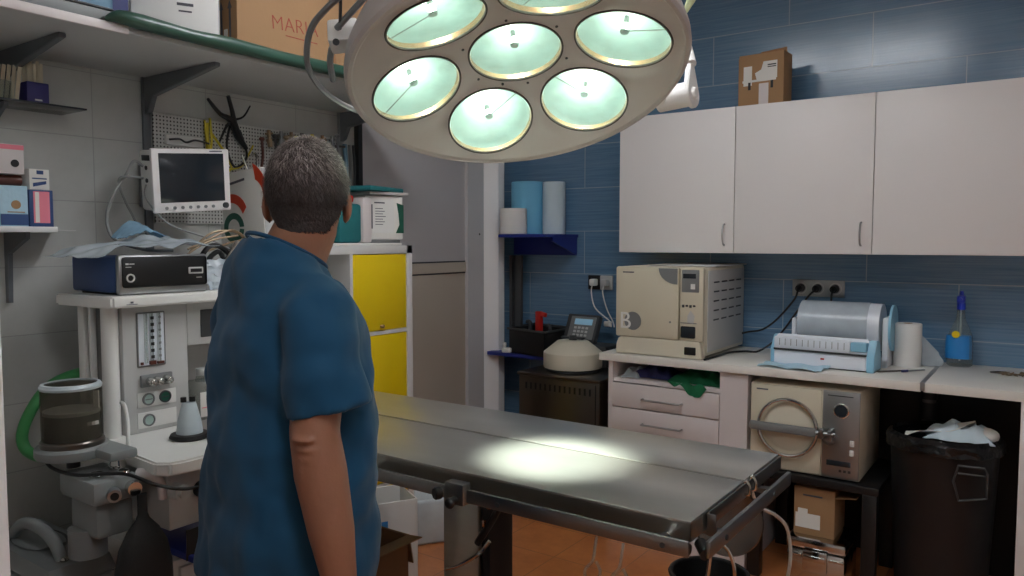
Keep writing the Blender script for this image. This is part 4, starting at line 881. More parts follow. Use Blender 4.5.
tag(obj('plastic_pouch', B().sheet(lump(-2.46, 1.15, SH + .044, .08, .07, .12, 15), 16, 14, .002), 'rollwhite'), 'bluish white pouch at the right inside the clear container', 'pouch')
pack('navy_box', -2.66, -2.42, 1.255, 1.335, SH + .019, SH + .30, 'navy', 'dark blue box between clear container and white carton on the high shelf', 'box', .003)
t = thing('carton', 'white carton with small grey print standing on the high shelf', 'box', (-2.42, 1.48, SH + .019))
WM = Matrix.Translation((-2.425, 1.345, SH + .019)) @ Matrix.Rotation(math.atan2(.235, .125), 4, 'Z')
obj('body', B(WM).box(0, .262, 0, .12, 0, .33, .003), 'white', t)
obj('side_strip', B(WM).box(.2625, .266, .004, .116, .004, .326, .001), 'lgrey', t)  # thin grey strip on the carton's right end
obj('print', B(WM).box(.135, .185, -.0012, 0, .125, .134).box(.14, .18, -.0012, 0, .105, .110).box(.115, .135, -.0012, 0, .05, .053), 'ink', t)
t = thing('cardboard_box', 'large brown cardboard box with red handwriting on the high shelf', 'box', (-2.58, 2.02, SH + .019))
obj('body', B().box(-2.82, -2.375, 1.70, 2.40, SH + .019, SH + .42, .003), 'card', t)
obj('side_print', B().box(-2.42, -2.41, 1.6985, 1.70, SH + .06, SH + .20).box(-2.47, -2.46, 1.6985, 1.70, SH + .06, SH + .20).prism([(-.012, 0), (.012, 0), (0, .03)], .001, mfront(-2.415, 1.6995, SH + .2)).prism([(-.012, 0), (.012, 0), (0, .03)], .001, mfront(-2.465, 1.6995, SH + .2)), 'ink', t)
obj('side_label', B().box(-2.45, -2.43, 1.6983, 1.70, SH + .03, SH + .13), 'paper', t)
hand = textb('MARIA', .075, mside(-2.3745, 1.955, SH + .185) @ Matrix.Rotation(R(4), 4, 'Z'), .0006, -.0016)
obj('handwriting', hand, 'redink', t)
obj('underline', B().box(-2.375, -2.3738, 1.91, 2.06, SH + .142, SH + .145), 'redink', t)
obj('bottom_seam', B().box(-2.376, -2.3735, 2.14, 2.155, SH + .03, SH + .12), 'card2', t)

# ================================================================ small shelves at the far left
t = thing('glass_shelf', 'thin dark glass shelf at upper left holding the violet cup', 'shelf', (-2.77, 1.2, 1.935))
obj('glass', B().box(-2.868, -2.69, .85, 1.33, 1.930, 1.936, .001), 'screen', t)
obj('bracket', B().prism([(0, 0), (.15, 0), (.15, -.01), (.02, -.08), (0, -.08)], .012, Matrix.Translation((-2.868, 1.10, 1.929)) @ Matrix.Rotation(PI / 2, 4, 'X')).box(-2.868, -2.858, 1.088, 1.10, 1.80, 1.93), 'bracket', t)
t = thing('stick_cup', 'violet square holder full of pale wooden spatulas on the glass shelf', 'cup', (-2.75, 1.19, 1.937))
obj('holder', B().box(-2.78, -2.715, 1.155, 1.222, 1.937, 2.003, .002), 'purple', t)
obj('print', B().box(-2.715, -2.7142, 1.178, 1.20, 1.944, 1.949), 'paper', t)
random.seed(3)
t0 = None
for k in range(14):
    px_ = -2.755 + .035 * random.random(); py_ = 1.162 + .052 * (k % 7) / 6.5; a = random.uniform(-.08, .08)
    h = random.uniform(.115, .135)
    tag(obj('spatula', B(Matrix.Translation((px_, py_, 1.94)) @ Matrix.Rotation(a * .5, 4, 'X') @ Matrix.Rotation(a, 4, 'Y')).box(-.001, .001, -.0045, .0045, 0, h, .0008), 'wood'), 'pale wooden spatula standing in the violet holder', 'spatula', 'spatulas in the violet holder')
for k in range(5):
    tag(obj('spatula', B(Matrix.Translation((-2.76 + .006 * k, 1.08 + .013 * k, 1.937)) @ Matrix.Rotation(-.12, 4, 'X')).box(-.001, .001, -.006, .006, 0, .115, .0008), 'wood'), 'pale wooden spatula in the group left of the violet holder', 'spatula', 'spatulas left of the violet holder')
t = thing('glass_cup', 'low clear cup at the far left of the glass shelf', 'cup', (-2.75, 1.07, 1.937))
obj('cup', B().lathe([(0, 0), (.042, 0), (.045, .004), (.045, .06), (.042, .06), (.041, .006), (0, .005)], 24, Matrix.Translation((-2.765, 1.085, 1.937)), cap=False), 'clear', t)

t = thing('wall_shelf', 'short white board shelf at far left carrying medicine boxes', 'shelf', (-2.77, 1.0, 1.52))
obj('board', B().box(-2.868, -2.672, .80, 1.215, 1.518, 1.536, .002), 'white', t)
obj('glass_edge', B().box(-2.868, -2.70, 1.215, 1.285, 1.522, 1.526, .001), 'lgrey', t)
obj('bracket', B().prism([(0, 0), (.16, 0), (.16, -.02), (.03, -.07), (.02, -.235), (0, -.235)], .014, Matrix.Translation((-2.868, 1.145, 1.518)) @ Matrix.Rotation(PI / 2, 4, 'X')), 'bracket', t)
t = thing('medicine_box', 'small dark box with pink front lying under the white one, on the lower left shelf', 'box', (-2.72, 1.18, 1.5365))
obj('body', B().box(-2.82, -2.70, 1.143, 1.215, 1.5365, 1.655, .001), 'bluecase', t)
obj('pink_face', B().box(-2.70, -2.699, 1.155, 1.204, 1.548, 1.650), 'pink', t)
obj('white_band', B().box(-2.6995, -2.6982, 1.160, 1.172, 1.55, 1.648), 'paper', t)
t = thing('medicine_box', 'small white box with bluish print, on top of the pink-fronted box', 'box', (-2.72, 1.18, 1.656))
obj('body', B().box(-2.81, -2.705, 1.148, 1.208, 1.656, 1.722, .001), 'paper', t)
obj('print', B().box(-2.705, -2.704, 1.156, 1.2, 1.69, 1.694).prism([(0, 0), (.04, .01), (.04, .02), (0, .012)], .001, mside(-2.705, 1.158, 1.665)).box(-2.705, -2.7038, 1.17, 1.19, 1.706, 1.718), 'bluecase', t)
t = thing('medicine_box', 'pale box with orange and blue print standing on the white shelf', 'box', (-2.73, 1.10, 1.5365))
obj('body', B().box(-2.80, -2.703, 1.06, 1.14, 1.5365, 1.665, .001), 'maskc', t)
obj('blue_band', B().box(-2.703, -2.702, 1.06, 1.14, 1.54, 1.575), 'bluecase', t)
obj('emblem', B().cyl((-2.703, 1.105, 1.605), (-2.7015, 1.105, 1.605), .014, n=16).box(-2.703, -2.7015, 1.08, 1.13, 1.58, 1.583), 'card', t)
t = thing('medicine_bottle', 'dark brown bottle lying between the pale box and the pink-topped box', 'bottle', (-2.74, 1.10, 1.666))
obj('bottle_body', B().cyl((-2.74, 1.05, 1.684), (-2.74, 1.135, 1.684), .017, n=18), 'brownglass', t)
t = thing('medicine_box', 'grey box with pink top stripe and black dot, topmost on the left shelf', 'box', (-2.74, 1.09, 1.702))
obj('body', B().box(-2.80, -2.70, 1.045, 1.132, 1.702, 1.795, .001), 'drawerw', t)
obj('pink_band', B().box(-2.70, -2.699, 1.045, 1.132, 1.778, 1.793), 'pink', t)
obj('black_dot', B().cyl((-2.70, 1.105, 1.735), (-2.6985, 1.105, 1.735), .012, n=18), 'black', t)

# ================================================================ patient monitor on the wall
MM = Matrix.Translation((-2.60, 1.655, 1.712)) @ Matrix.Rotation(R(-4), 4, 'Z') @ Matrix.Rotation(R(4.5), 4, 'X') @ Matrix.Rotation(R(5), 4, 'Y')
t = thing('patient_monitor', 'cream patient monitor with dark screen on the wall beside the perforated board', 'monitor', (-2.66, 1.655, 1.712))
obj('housing', B(MM).box(-.105, -.01, -.142, .142, -.108, .108, .012), 'white', t)
fz = obj('bezel', B(MM).box(-.012, .006, -.150, .150, -.115, .115, .006), 'laminate', t)
obj('screen', B(MM).box(.004, .0075, -.125, .125, -.078, .098, .001), 'screen', t)
for k in range(7): obj('button', B(MM).cyl((.005, -.105 + k * .03, -.097), (.009, -.105 + k * .03, -.097), .006, n=12), 'mgrey', fz)
obj('dial', B(MM).cyl((.005, .125, -.095), (.014, .125, -.095), .011, n=18), 'dgrey', fz)
obj('name_mark', B(MM).box(.005, .0075, .07, .12, .104, .108), 'ink', fz)
obj('port', B(MM).cyl((-.05, -.145, .045), (-.05, -.138, .045), .008, n=12).cyl((-.05, -.145, .0), (-.05, -.138, .0), .008, n=12).box(-.08, -.02, -.144, -.140, .07, .09, .002), 'black', t)
obj('wall_mount', B().box(-2.868, -2.85, 1.60, 1.72, 1.62, 1.78, .004).box(-2.85, -2.69, 1.635, 1.685, 1.68, 1.72, .006), 'mgrey', t)
for k, pts in enumerate(([(-2.655, 1.50, 1.755), (-2.66, 1.47, 1.77), (-2.68, 1.45, 1.72), (-2.70, 1.42, 1.66), (-2.72, 1.40, 1.58), (-2.70, 1.41, 1.50), (-2.62, 1.47, 1.46), (-2.56, 1.55, 1.455)],
                         [(-2.655, 1.50, 1.712), (-2.66, 1.46, 1.715), (-2.69, 1.43, 1.70), (-2.75, 1.50, 1.60), (-2.74, 1.56, 1.52), (-2.60, 1.68, 1.47)],
                         [(-2.655, 1.51, 1.69), (-2.64, 1.50, 1.64), (-2.60, 1.56, 1.55), (-2.52, 1.66, 1.50), (-2.48, 1.74, 1.45)])):
    tag(obj('monitor_cable', B().tube(pts, (.0055, .0045, .003)[k], 8), 'greyw'), ('thick grey cable looping out from the side of the monitor', 'grey cable hanging behind the monitor to the blue unit', 'thin grey cable crossing below the monitor')[k], 'cable')

# ================================================================ pegboard and the tools on it
tag(obj('pegboard', B().box(-2.866, -2.856, 1.66, 2.60, 1.56, 1.985, .001), 'peg'), 'white perforated board on the left wall under the high shelf', 'board')
tag(obj('wall_outlet_bar', B().box(-2.856, -2.836, 1.70, 1.86, 1.865, 1.905, .006), 'white'), 'white bar with dark marks on the perforated board just above the monitor', 'bar')
tag(obj('bar_cable', B().tube([(-2.832, 1.71, 1.885), (-2.828, 1.75, 1.89), (-2.83, 1.78, 1.88), (-2.828, 1.82, 1.892), (-2.83, 1.88, 1.885)], .004, 6), 'dgrey'), 'small dark cord coiled along the white bar', 'cord')
tag(obj('black_cable_bundle', B().tube([(-2.80, 1.86, 2.06), (-2.81, 1.92, 2.01), (-2.82, 1.98, 1.99), (-2.83, 2.02, 1.93), (-2.83, 2.06, 1.88)], [.006, .009, .015, .016, .008], 8)
    .tube([(-2.78, 1.94, 2.08), (-2.80, 1.97, 2.03), (-2.82, 2.0, 1.97), (-2.83, 2.05, 1.90)], [.008, .009, .012, .006], 8).tube([(-2.80, 2.06, 2.06), (-2.81, 2.03, 2.01), (-2.82, 1.97, 1.98), (-2.83, 1.93, 1.90)], [.003, .004, .006, .004], 8)
    .tube([(-2.83, 1.98, 1.97), (-2.825, 1.96, 1.88), (-2.83, 2.0, 1.80), (-2.83, 2.06, 1.85), (-2.83, 2.03, 1.95)], .005, 8), 'black'), 'bundle of black cables with raised ends hanging on the perforated board', 'cables')
tag(obj('yellow_cable', B().tube([(-2.835, 1.89, 1.99), (-2.84, 1.90, 1.90), (-2.84, 1.89, 1.80), (-2.83, 1.94, 1.77), (-2.84, 1.99, 1.80), (-2.83, 1.95, 1.86), (-2.84, 1.90, 1.93)], .005, 8).tube([(-2.84, 1.87, 1.98), (-2.84, 1.88, 1.88), (-2.83, 1.92, 1.79), (-2.83, 2.02, 1.80), (-2.835, 2.06, 1.84), (-2.84, 2.10, 1.90)], .004, 8).tube([(-2.84, 1.88, 1.97), (-2.845, 1.885, 1.86), (-2.84, 1.90, 1.76)], .008, 8), 'wire'), 'coiled yellow cable hanging on the perforated board', 'cable')
def holder_item(y, zt, l, m, label, kind, r=.005, head=None):
    tag(obj(kind, B().tube([(-2.82, y, zt), (-2.82, y + .004, zt - l * .5), (-2.825, y - .004, zt - l)], r, 8).ell((-2.82, y, zt), head or (r * 2, r * 2.2, r * 1.6), n=10), m), label, 'tool')
tag(obj('tool_rail', B().cyl((-2.835, 2.20, 1.935), (-2.835, 2.62, 1.945), .006, n=12).box(-2.856, -2.835, 2.24, 2.25, 1.93, 1.945).box(-2.856, -2.835, 2.56, 2.57, 1.935, 1.95), 'dsteel'), 'dark metal rail for tools on the perforated board', 'rail')
for k, (y, zt, l, m, lb) in enumerate(((2.13, 1.93, .14, 'brownglass', 'dark brown handled tool hanging left of the tool rail'), (2.20, 1.95, .16, 'dgrey', 'dark grey tool hanging at the left end of the tool rail'), (2.26, 1.95, .12, 'lime', 'brassy instrument second on the tool rail'),
        (2.32, 1.955, .10, 'wire', 'yellowish instrument hanging mid rail above the head'), (2.38, 1.955, .12, 'chrome', 'bright instrument hanging mid rail'), (2.44, 1.96, .11, 'dgrey', 'dark instrument hanging right of the bright one'),
        (2.50, 1.96, .14, 'chrome', 'shiny long instrument near the right end of the rail'), (2.56, 1.99, .20, 'rsteel', 'tall steel instrument at the right end of the rail'))):
    holder_item(y, zt, l, m, lb, 'hanging_tool', .006)
for k, (y, lb) in enumerate(((2.17, 'small brass connector just right of the dark brown handled tool'), (2.235, 'small steel connector at the left end of the tool rail'), (2.29, 'short brass connector near the middle of the tool rail'), (2.35, 'short dark connector near the middle of the tool rail'), (2.41, 'short yellowish connector right of the middle of the tool rail'), (2.47, 'short brown connector toward the right of the tool rail'), (2.53, 'small steel connector at the right end of the tool rail'))):
    zt = 1.955 + .002 * k
    tag(obj('hanging_connector', B().cyl((-2.822, y, zt + .018), (-2.822, y, zt - .02), .008, n=12).cyl((-2.822, y, zt - .02), (-2.822, y + .006, zt - .055), .013, .010, n=14).cyl((-2.822, y - .018, zt), (-2.822, y + .018, zt + .006), .005, n=8), ('lime', 'rsteel', 'lime', 'dgrey', 'wire', 'card2', 'rsteel')[k]), lb, 'connector')
tag(obj('steel_hook', B().tube([(-2.85, 2.10, 1.86), (-2.82, 2.10, 1.86), (-2.81, 2.10, 1.80), (-2.81, 2.13, 1.775), (-2.81, 2.16, 1.80), (-2.81, 2.17, 1.83)], .006, 8).tube([(-2.82, 2.03, 1.85), (-2.81, 2.05, 1.79), (-2.81, 2.08, 1.78)], .005, 8), 'chrome'), 'chrome hooks on the perforated board just left of the head', 'hooks')
for k, (y, h, r) in enumerate(((2.63, .24, .010), (2.66, .30, .007), (2.685, .26, .006))):
    tag(obj('hanging_tube', B().tube([(-2.845, y, 1.96), (-2.84, y + .004, 1.96 - h * .5), (-2.842, y - .004, 1.96 - h)], r, 8), ('clearb', 'greyw', 'dgrey')[k]), ('clear bluish tube hanging right of the perforated board', 'grey tube hanging right of the perforated board', 'dark thin tube hanging next to the grey door')[k], 'tube')

# ================================================================ anaesthesia machine
t = thing('anaesthesia_machine', 'cream anaesthesia machine with flow meter column and work tray by the left wall', 'anaesthesia machine', (-2.5, 1.5, 0))
PX = -2.38
tb = [(-2.63, 1.18), (-2.345, 1.18), (-2.315, 1.20), (-2.31, 1.24), (-2.31, 1.86), (-2.63, 1.86)]
obj('top_board', B().prism(tb, .036, Matrix.Translation((0, 0, 1.285)), .006), 'white', t)
obj('column', B().box(-2.60, PX, 1.262, 1.483, .873, 1.284, .004), 'lgrey', t)
obj('corner_post', B().cyl((-2.405, 1.235, .86), (-2.405, 1.235, 1.284), .025, n=24), 'white', t)
obj('side_rail', B().box(-2.56, -2.52, 1.212, 1.235, .70, 1.284, .004).box(-2.50, -2.485, 1.216, 1.235, .70, 1.284, .002), 'white', t)
obj('side_recess', B().box(-2.52, -2.40, 1.237, 1.261, .873, 1.284), 'mgrey', t)
w_ = obj('flow_meter', B().box(PX - .002, PX + .003, 1.306, 1.402, 1.085, 1.262, .004), 'mgrey', t)
obj('scale_plate', B().box(PX + .003, PX + .0045, 1.311, 1.397, 1.090, 1.257, .001), 'sealw', w_)
for k, y in enumerate((1.333, 1.352, 1.377)): obj('glass_tube', B().cyl((PX + .009, y, 1.098), (PX + .009, y, 1.257), .0055, n=12), 'clear' if k != 9 else 'white', w_)
for k in range(7): obj('scale_mark', B().box(PX + .0146, PX + .0160, 1.346, 1.357, 1.112 + k * .021, 1.122 + k * .021), 'black', w_)
for k in range(7): obj('scale_mark', B().box(PX + .0146, PX + .0155, 1.373, 1.381, 1.115 + k * .021, 1.122 + k * .021), 'mgrey', w_)
obj('float', B().box(PX + .005, PX + .012, 1.315, 1.322, 1.094, 1.102).box(PX + .005, PX + .016, 1.344, 1.362, 1.092, 1.104).box(PX + .005, PX + .015, 1.37, 1.39, 1.092, 1.10), 'brownglass', w_)
kb = obj('knob_block', B().box(PX, PX + .012, 1.312, 1.42, 1.02, 1.06, .004), 'mgrey', t)
for k, y in enumerate((1.338, 1.362, 1.395)): obj('flow_knob', B().cyl((PX + .01, y, 1.04), (PX + .040, y, 1.038), .013, .012, n=20).ell((PX + .042, y, 1.038), (.004, .010, .010), n=12), 'chrome', kb)
pl = obj('gauge_plate', B().box(PX, PX + .003, 1.302, 1.435, .955, 1.003, .001), 'white', t)
for k, y in enumerate((1.338, 1.395)):
    obj('gauge', B().lathe([(.020, 0), (.020, .006), (.016, .007), (.016, .003), (0, .003)], 24, frame_at((PX + .003, y, .98), (1, 0, 0)), cap=False).box(PX + .006, PX + .008, y - .012, y + .012, .978, .981), 'dgrey' if k else 'mgrey', pl)
    obj('gauge_face', B().cyl((PX + .003, y, .98), (PX + .0066, y, .98), .015, n=20), 'dkgreen' if k else 'gaugef', pl)
pl = obj('gauge_plate', B().box(PX, PX + .003, 1.302, 1.435, .887, .938, .001), 'white', t)
obj('gauge', B().lathe([(.020, 0), (.020, .006), (.016, .007), (.016, .003), (0, .003)], 24, frame_at((PX + .003, 1.338, .912), (1, 0, 0)), cap=False), 'mgrey', pl)
obj('gauge_face', B().cyl((PX + .003, 1.338, .912), (PX + .0066, 1.338, .912), .015, n=20), 'gaugef', pl)
obj('right_cabinet', B().box(-2.60, PX - .004, 1.486, 1.86, 1.135, 1.284, .003).box(-2.60, -2.56, 1.486, 1.86, .873, 1.135).box(-2.60, PX - .004, 1.84, 1.86, .873, 1.135), 'lgrey', t)
obj('side_display', B().box(PX - .005, PX - .001, 1.535, 1.70, 1.16, 1.255, .003), 'dgrey', t)
obj('board_mark', B().box(-2.3098, -2.309, 1.24, 1.275, 1.294, 1.296).box(-2.3098, -2.309, 1.253, 1.262, 1.298, 1.304), 'ink', t)
wt = [(-2.68, 1.17), (-2.22, 1.17), (-2.03, 1.155), (-1.995, 1.18), (-1.985, 1.22), (-1.985, 1.45), (-2.68, 1.45)]
obj('work_tray', B().prism(wt, .04, Matrix.Translation((0, 0, .832)), .006), 'white', t)
obj('lower_front', B().box(-2.60, -2.04, 1.20, 1.45, .66, .831, .006), 'lgrey', t)
for k, (y, z) in enumerate(((1.22, .775), (1.30, .76))): obj('outlet_port', B().cyl((-2.04, y, z), (-2.00, y, z), .024, n=20).cyl((-2.0, y, z), (-1.985, y, z), .015, n=16), ('lgrey', 'black')[k], t)
obj('drawer_unit', B().box(-2.60, -2.06, 1.22, 1.45, .10, .56, .006), 'white', t)
for z in (.35, .12): obj('drawer', B().box(-2.06, -2.045, 1.235, 1.435, z, z + .19, .003), 'white', t)
obj('back_column', B().box(-2.68, -2.60, 1.27, 1.86, .10, 1.284, .004), 'lgrey', t)
for x in (-2.55, -2.15):
    for y in (1.28, 1.39): obj('castor', B().cyl((x, y - .015, .05), (x, y + .015, .05), .05, n=20).box(x - .01, x + .01, y - .02, y + .02, .05, .11), 'black', t)
# suction disc on the tray
SD = Matrix.Translation((-2.20, 1.37, .872))
tt = thing('face_mask_cone', 'clear cone anaesthesia mask with black rubber rim on the work tray', 'mask', (-2.20, 1.37, .872))
obj('rubber_rim', B().lathe([(.0, .0), (.052, 0), (.060, .006), (.056, .016), (.040, .018), (.0, .012)], 32, SD), 'black', tt)
obj('cone', B().lathe([(.040, .017), (.034, .06), (.024, .10), (.020, .115), (.019, .114), (.023, .10), (.033, .06), (.039, .017)], 32, SD, cap=False), 'milky', tt)
obj('top_port', B().cyl((-.010, -.012, .115), (-.010, -.012, .130), .009, m=SD, n=14).cyl((.0, .012, .115), (.0, .012, .130), .009, m=SD, n=14), 'black', tt)
# bottle on the tray
tt = thing('bottle', 'clear bottle with white label at the right of the flow meter column', 'bottle', (-2.40, 1.545, .873))
BM_ = Matrix.Translation((-2.41, 1.555, .873))
obj('bottle_body', B().box(-.045, .045, -.05, .05, 0, .135, .016, m=BM_, seg=3).cyl((0, 0, .13), (0, 0, .155), .026, .02, m=BM_), 'clear', tt)
obj('label', B().box(.045, .0462, -.04, .04, .015, .10, m=BM_), 'paper', tt)
obj('label_mark', B().box(.0462, .0470, -.012, .02, .062, .080, m=BM_).box(.0462, .0470, -.035, -.01, .045, .048, m=BM_), 'pink', tt)
obj('cap', B().cyl((0, 0, .152), (0, 0, .175), .022, m=BM_), 'lgrey', tt)
# dark cloth and blue tray below
tag(obj('dark_cloth', B().sheet(lambda u, v_: (-2.058 + .03 * math.sin(u * 7) * v_ + .035, 1.24 + .20 * u, .655 - .09 * v_ * (1 - .3 * math.sin(u * 5))), 20, 10, .006), 'black'), 'black cloth hanging under the front of the work tray', 'cloth')
tag(obj('blue_tray', B().box(-2.30, -1.99, 1.24, 1.44, .562, .585, .006), 'bshelf'), 'dark blue tray on the lower drawers of the machine', 'tray')
# absorber: arm plate, canister, body, bag
t = thing('absorber', 'round clear absorber canister with black ring on a grey arm, left of the machine', 'absorber', (-2.30, 1.06, .85))
AC = Matrix.Translation((-2.30, 1.065, 0))
obj('arm_plate', B().lathe([(0, .873), (.094, .873), (.098, .880), (.098, .898), (.093, .905), (0, .905)], 40, AC).box(-2.30, -2.12, 1.09, 1.17, .874, .902, .008, m=Matrix.Translation((0, -.01, 0))), 'concgrey', t)
obj('base_ring', B().lathe([(.0, .905), (.084, .905), (.084, .918), (.080, .922), (0, .922)], 40, AC), 'dsteel', t)
obj('black_canister', B().lathe([(0, .922), (.070, .922), (.071, .93), (.071, .995), (.06, .998), (0, .99)], 40, AC), 'black', t)
obj('white_ring', B().lathe([(.060, .998), (.0735, .996), (.0735, 1.006), (.060, 1.008)], 40, AC), 'lgrey', t)
obj('clear_dome', B().lathe([(.078, .92), (.079, 1.065), (.075, 1.078), (.0, 1.081), (.0, 1.078), (.073, 1.075), (.076, 1.06), (.075, .92)], 48, AC, cap=False), 'dome', t)
obj('dome_lid', B().lathe([(.079, 1.068), (.081, 1.075), (.076, 1.083), (.068, 1.084), (.068, 1.081)], 48, AC, cap=False), 'milky', t)
obj('canister_label', B().box(-2.30 + .064, -2.30 + .0725, 1.065 - .012 + .02, 1.065 + .02 + .02, .965, .975).box(-2.30 + .055, -2.30 + .060, 1.10, 1.115, 1.01, 1.06), 'lgrey', t)
obj('stem', B().cyl((-2.29, 1.06, .84), (-2.29, 1.06, .873), .018, n=16), 'black', t)
t = thing('breathing_block', 'grey cast block of valves below the work tray corner, above the black bag', 'valve block', (-2.15, 1.10, .70))
obj('block', B().box(-2.30, -2.10, 1.02, 1.155, .765, .835, .016).box(-2.28, -2.13, 1.04, 1.15, .66, .765, .016), 'concgrey', t)
for k, (x, y, r, z, h) in enumerate(((-2.19, 1.135, .024, .835, .045), (-2.16, 1.06, .018, .835, .014), (-2.125, 1.12, .016, .835, .014))):
    obj('valve', B().lathe([(r, 0), (r, h * .3), (r * .85, h * .5), (r * .9, h * .8), (r * .5, h), (0, h)], 24, Matrix.Translation((x, y, z)), cap=False), 'chrome', t)
obj('port', B().cyl((-2.10, 1.075, .795), (-2.075, 1.065, .793), .018, n=20), 'alu', t)
obj('port', B().cyl((-2.10, 1.125, .80), (-2.07, 1.12, .80), .019, n=20), 'chrome', t)
obj('port_hole', B().cyl((-2.076, 1.0655, .793), (-2.073, 1.064, .793), .011, n=18), 'black', t)
obj('elbow', B().tube([(-2.11, 1.15, .83), (-2.075, 1.175, .825), (-2.06, 1.19, .795), (-2.06, 1.195, .755)], [.015, .015, .014, .013], 14), 'drawerw', t)
obj('clear_jar', B().cyl((-2.22, 1.06, .60), (-2.22, 1.06, .68), .05, n=24), 'mgrey', t)
# bag
tag(obj('breathing_bag', B().loft([[(-2.045 + rx * math.cos(a) * .6, 1.125 + rx * math.sin(a), z + .035) for a in [2 * PI * k / 24 for k in range(24)]] for rx, z in ((.014, .755), (.014, .70), (.020, .685), (.045, .655), (.068, .61), (.080, .55), (.082, .48), (.074, .41), (.055, .36), (.02, .33))]), 'rubber'), 'black rubber breathing bag hanging beneath the valve block', 'bag')
# hoses
tag(obj('green_hose', B().tube([(-2.60, 1.29, 1.06), (-2.60, 1.21, 1.055), (-2.60, 1.135, 1.025), (-2.60, 1.085, .964), (-2.60, 1.055, .891), (-2.58, 1.06, .84), (-2.52, 1.09, .82), (-2.45, 1.12, .83)], .017, 14), 'greenhose'), 'green corrugated hose looping behind the clear canister', 'hose')
tag(obj('white_tube', B().tube([(-2.30, 1.21, 1.0), (-2.26, 1.20, .99), (-2.22, 1.185, .93), (-2.20, 1.16, .86), (-2.24, 1.10, .82), (-2.28, 1.04, .80)], .006, 8), 'whitew'), 'white tube hanging in front of the machine corner post', 'tube')
tag(obj('black_tube', B().tube([(-2.33, 1.0, .87), (-2.30, 1.01, .845), (-2.18, 1.02, .845), (-2.09, 1.10, .845), (-2.0, 1.15, .815), (-1.975, 1.24, .79), (-1.99, 1.42, .80)], .005, 8), 'black'), 'thin black tube running along the front of the tray', 'tube')
tag(obj('thin_cord', B().tube([(-2.66, .985, .86), (-2.62, .97, .78), (-2.64, .955, .68), (-2.64, .95, .60)], .004, 8), 'greyw'), 'thin cord dropping down by the left wall', 'cord')

# blue-black unit on the machine
t = thing('electronic_unit', 'blue cased electronic unit with black front in silver frame, on the machine top', 'electronic unit', (-2.5, 1.38, 1.322))
obj('case', B().box(-2.63, -2.355, 1.232, 1.535, 1.328, 1.442, .010), 'bluecase', t)
fr_ = obj('front_frame', B().box(-2.36, -2.335, 1.232, 1.538, 1.322, 1.447, .010), 'alu', t)
obj('front_panel', B().box(-2.337, -2.331, 1.242, 1.528, 1.345, 1.440, .008), 'black', fr_)
obj('ring_socket', B().lathe([(.0135, 0), (.0135, .004), (.009, .004), (.009, 0)], 24, frame_at((-2.331, 1.266, 1.375), (1, 0, 0)), cap=False), 'lgrey', fr_)
obj('slot', B().box(-2.332, -2.328, 1.462, 1.515, 1.382, 1.404, .003), 'lgrey', fr_)
obj('slot_inner', B().box(-2.3285, -2.327, 1.468, 1.509, 1.387, 1.399, .001), 'black', fr_)
obj('mark', B().box(-2.3312, -2.3302, 1.252, 1.262, 1.416, 1.421).box(-2.3312, -2.3302, 1.264, 1.28, 1.417, 1.420).box(-2.3312, -2.3302, 1.252, 1.27, 1.408, 1.410).box(-2.3312, -2.3302, 1.49, 1.51, 1.368, 1.371), 'lgrey', fr_)
for y in (1.25, 1.50): obj('foot', B().box(-2.60, -2.37, y, y + .02, 1.3215, 1.330), 'black', t)
def drape(u, v_):
    x = -2.65 + .32 * v_; y = 1.13 + .45 * u
    z = 1.452 + .010 * noise.noise(Vector((u * 6, v_ * 5, 1))) + .065 * math.exp(-((u - .68) ** 2) / .06) * (1 - abs(v_ - .45)) * (.8 + .3 * noise.noise(Vector((u * 9, v_ * 7, 4)))) + .02 * math.sin(u * 5) ** 2
    if u < .2: z -= .010 * (.2 - u) / .2; x += (0.2 - u) * .35
    return (x, y, z)
tag(obj('plastic_sheet', B().sheet(drape, 40, 26, .0015), 'film'), 'crumpled clear plastic sheet lying over the blue cased unit', 'plastic sheet')
tag(obj('blue_cloth', B().sheet(lambda u, v_: (-2.62 + .10 * v_, 1.36 + .15 * u, 1.50 + .06 * math.sin(u * 3.1) * (1 - .6 * v_) + .008 * noise.noise(Vector((u * 8, v_ * 8, 3)))), 16, 12, .002), 'clearb'), 'pale blue folded cover on the plastic sheet under the monitor', 'cover')
# clutter behind, between unit and carton
random.seed(21); b = B()
tag(obj('black_coil', B().tube([(-2.46, 1.56 + .0, 1.37), (-2.44, 1.60, 1.46), (-2.45, 1.66, 1.47), (-2.46, 1.72, 1.42), (-2.45, 1.66, 1.40), (-2.44, 1.60, 1.41), (-2.45, 1.66, 1.45), (-2.46, 1.71, 1.35)], .009, 8), 'black'), 'black coiled cables beside the blue cased unit', 'cables')
tag(obj('yellow_wires', B().tube([(-2.52, 1.58, 1.46), (-2.50, 1.66, 1.50), (-2.49, 1.74, 1.53), (-2.50, 1.80, 1.50), (-2.49, 1.72, 1.48), (-2.48, 1.62, 1.45)], .004, 8).tube([(-2.54, 1.60, 1.45), (-2.52, 1.68, 1.52), (-2.51, 1.78, 1.52), (-2.5, 1.82, 1.46)], .004, 8).tube([(-2.50, 1.56, 1.44), (-2.49, 1.65, 1.49), (-2.48, 1.76, 1.51)], .0035, 8), 'lime'), 'loose yellowish wires above the black coiled cables', 'wires')
tag(obj('laryngoscope', B().cyl((-2.44, 1.65, 1.385), (-2.44, 1.72, 1.468), .010, n=16).cyl((-2.44, 1.72, 1.468), (-2.44, 1.733, 1.484), .014, n=16), 'chrome'), 'shiny steel handle leaning by the coiled cables', 'handle')
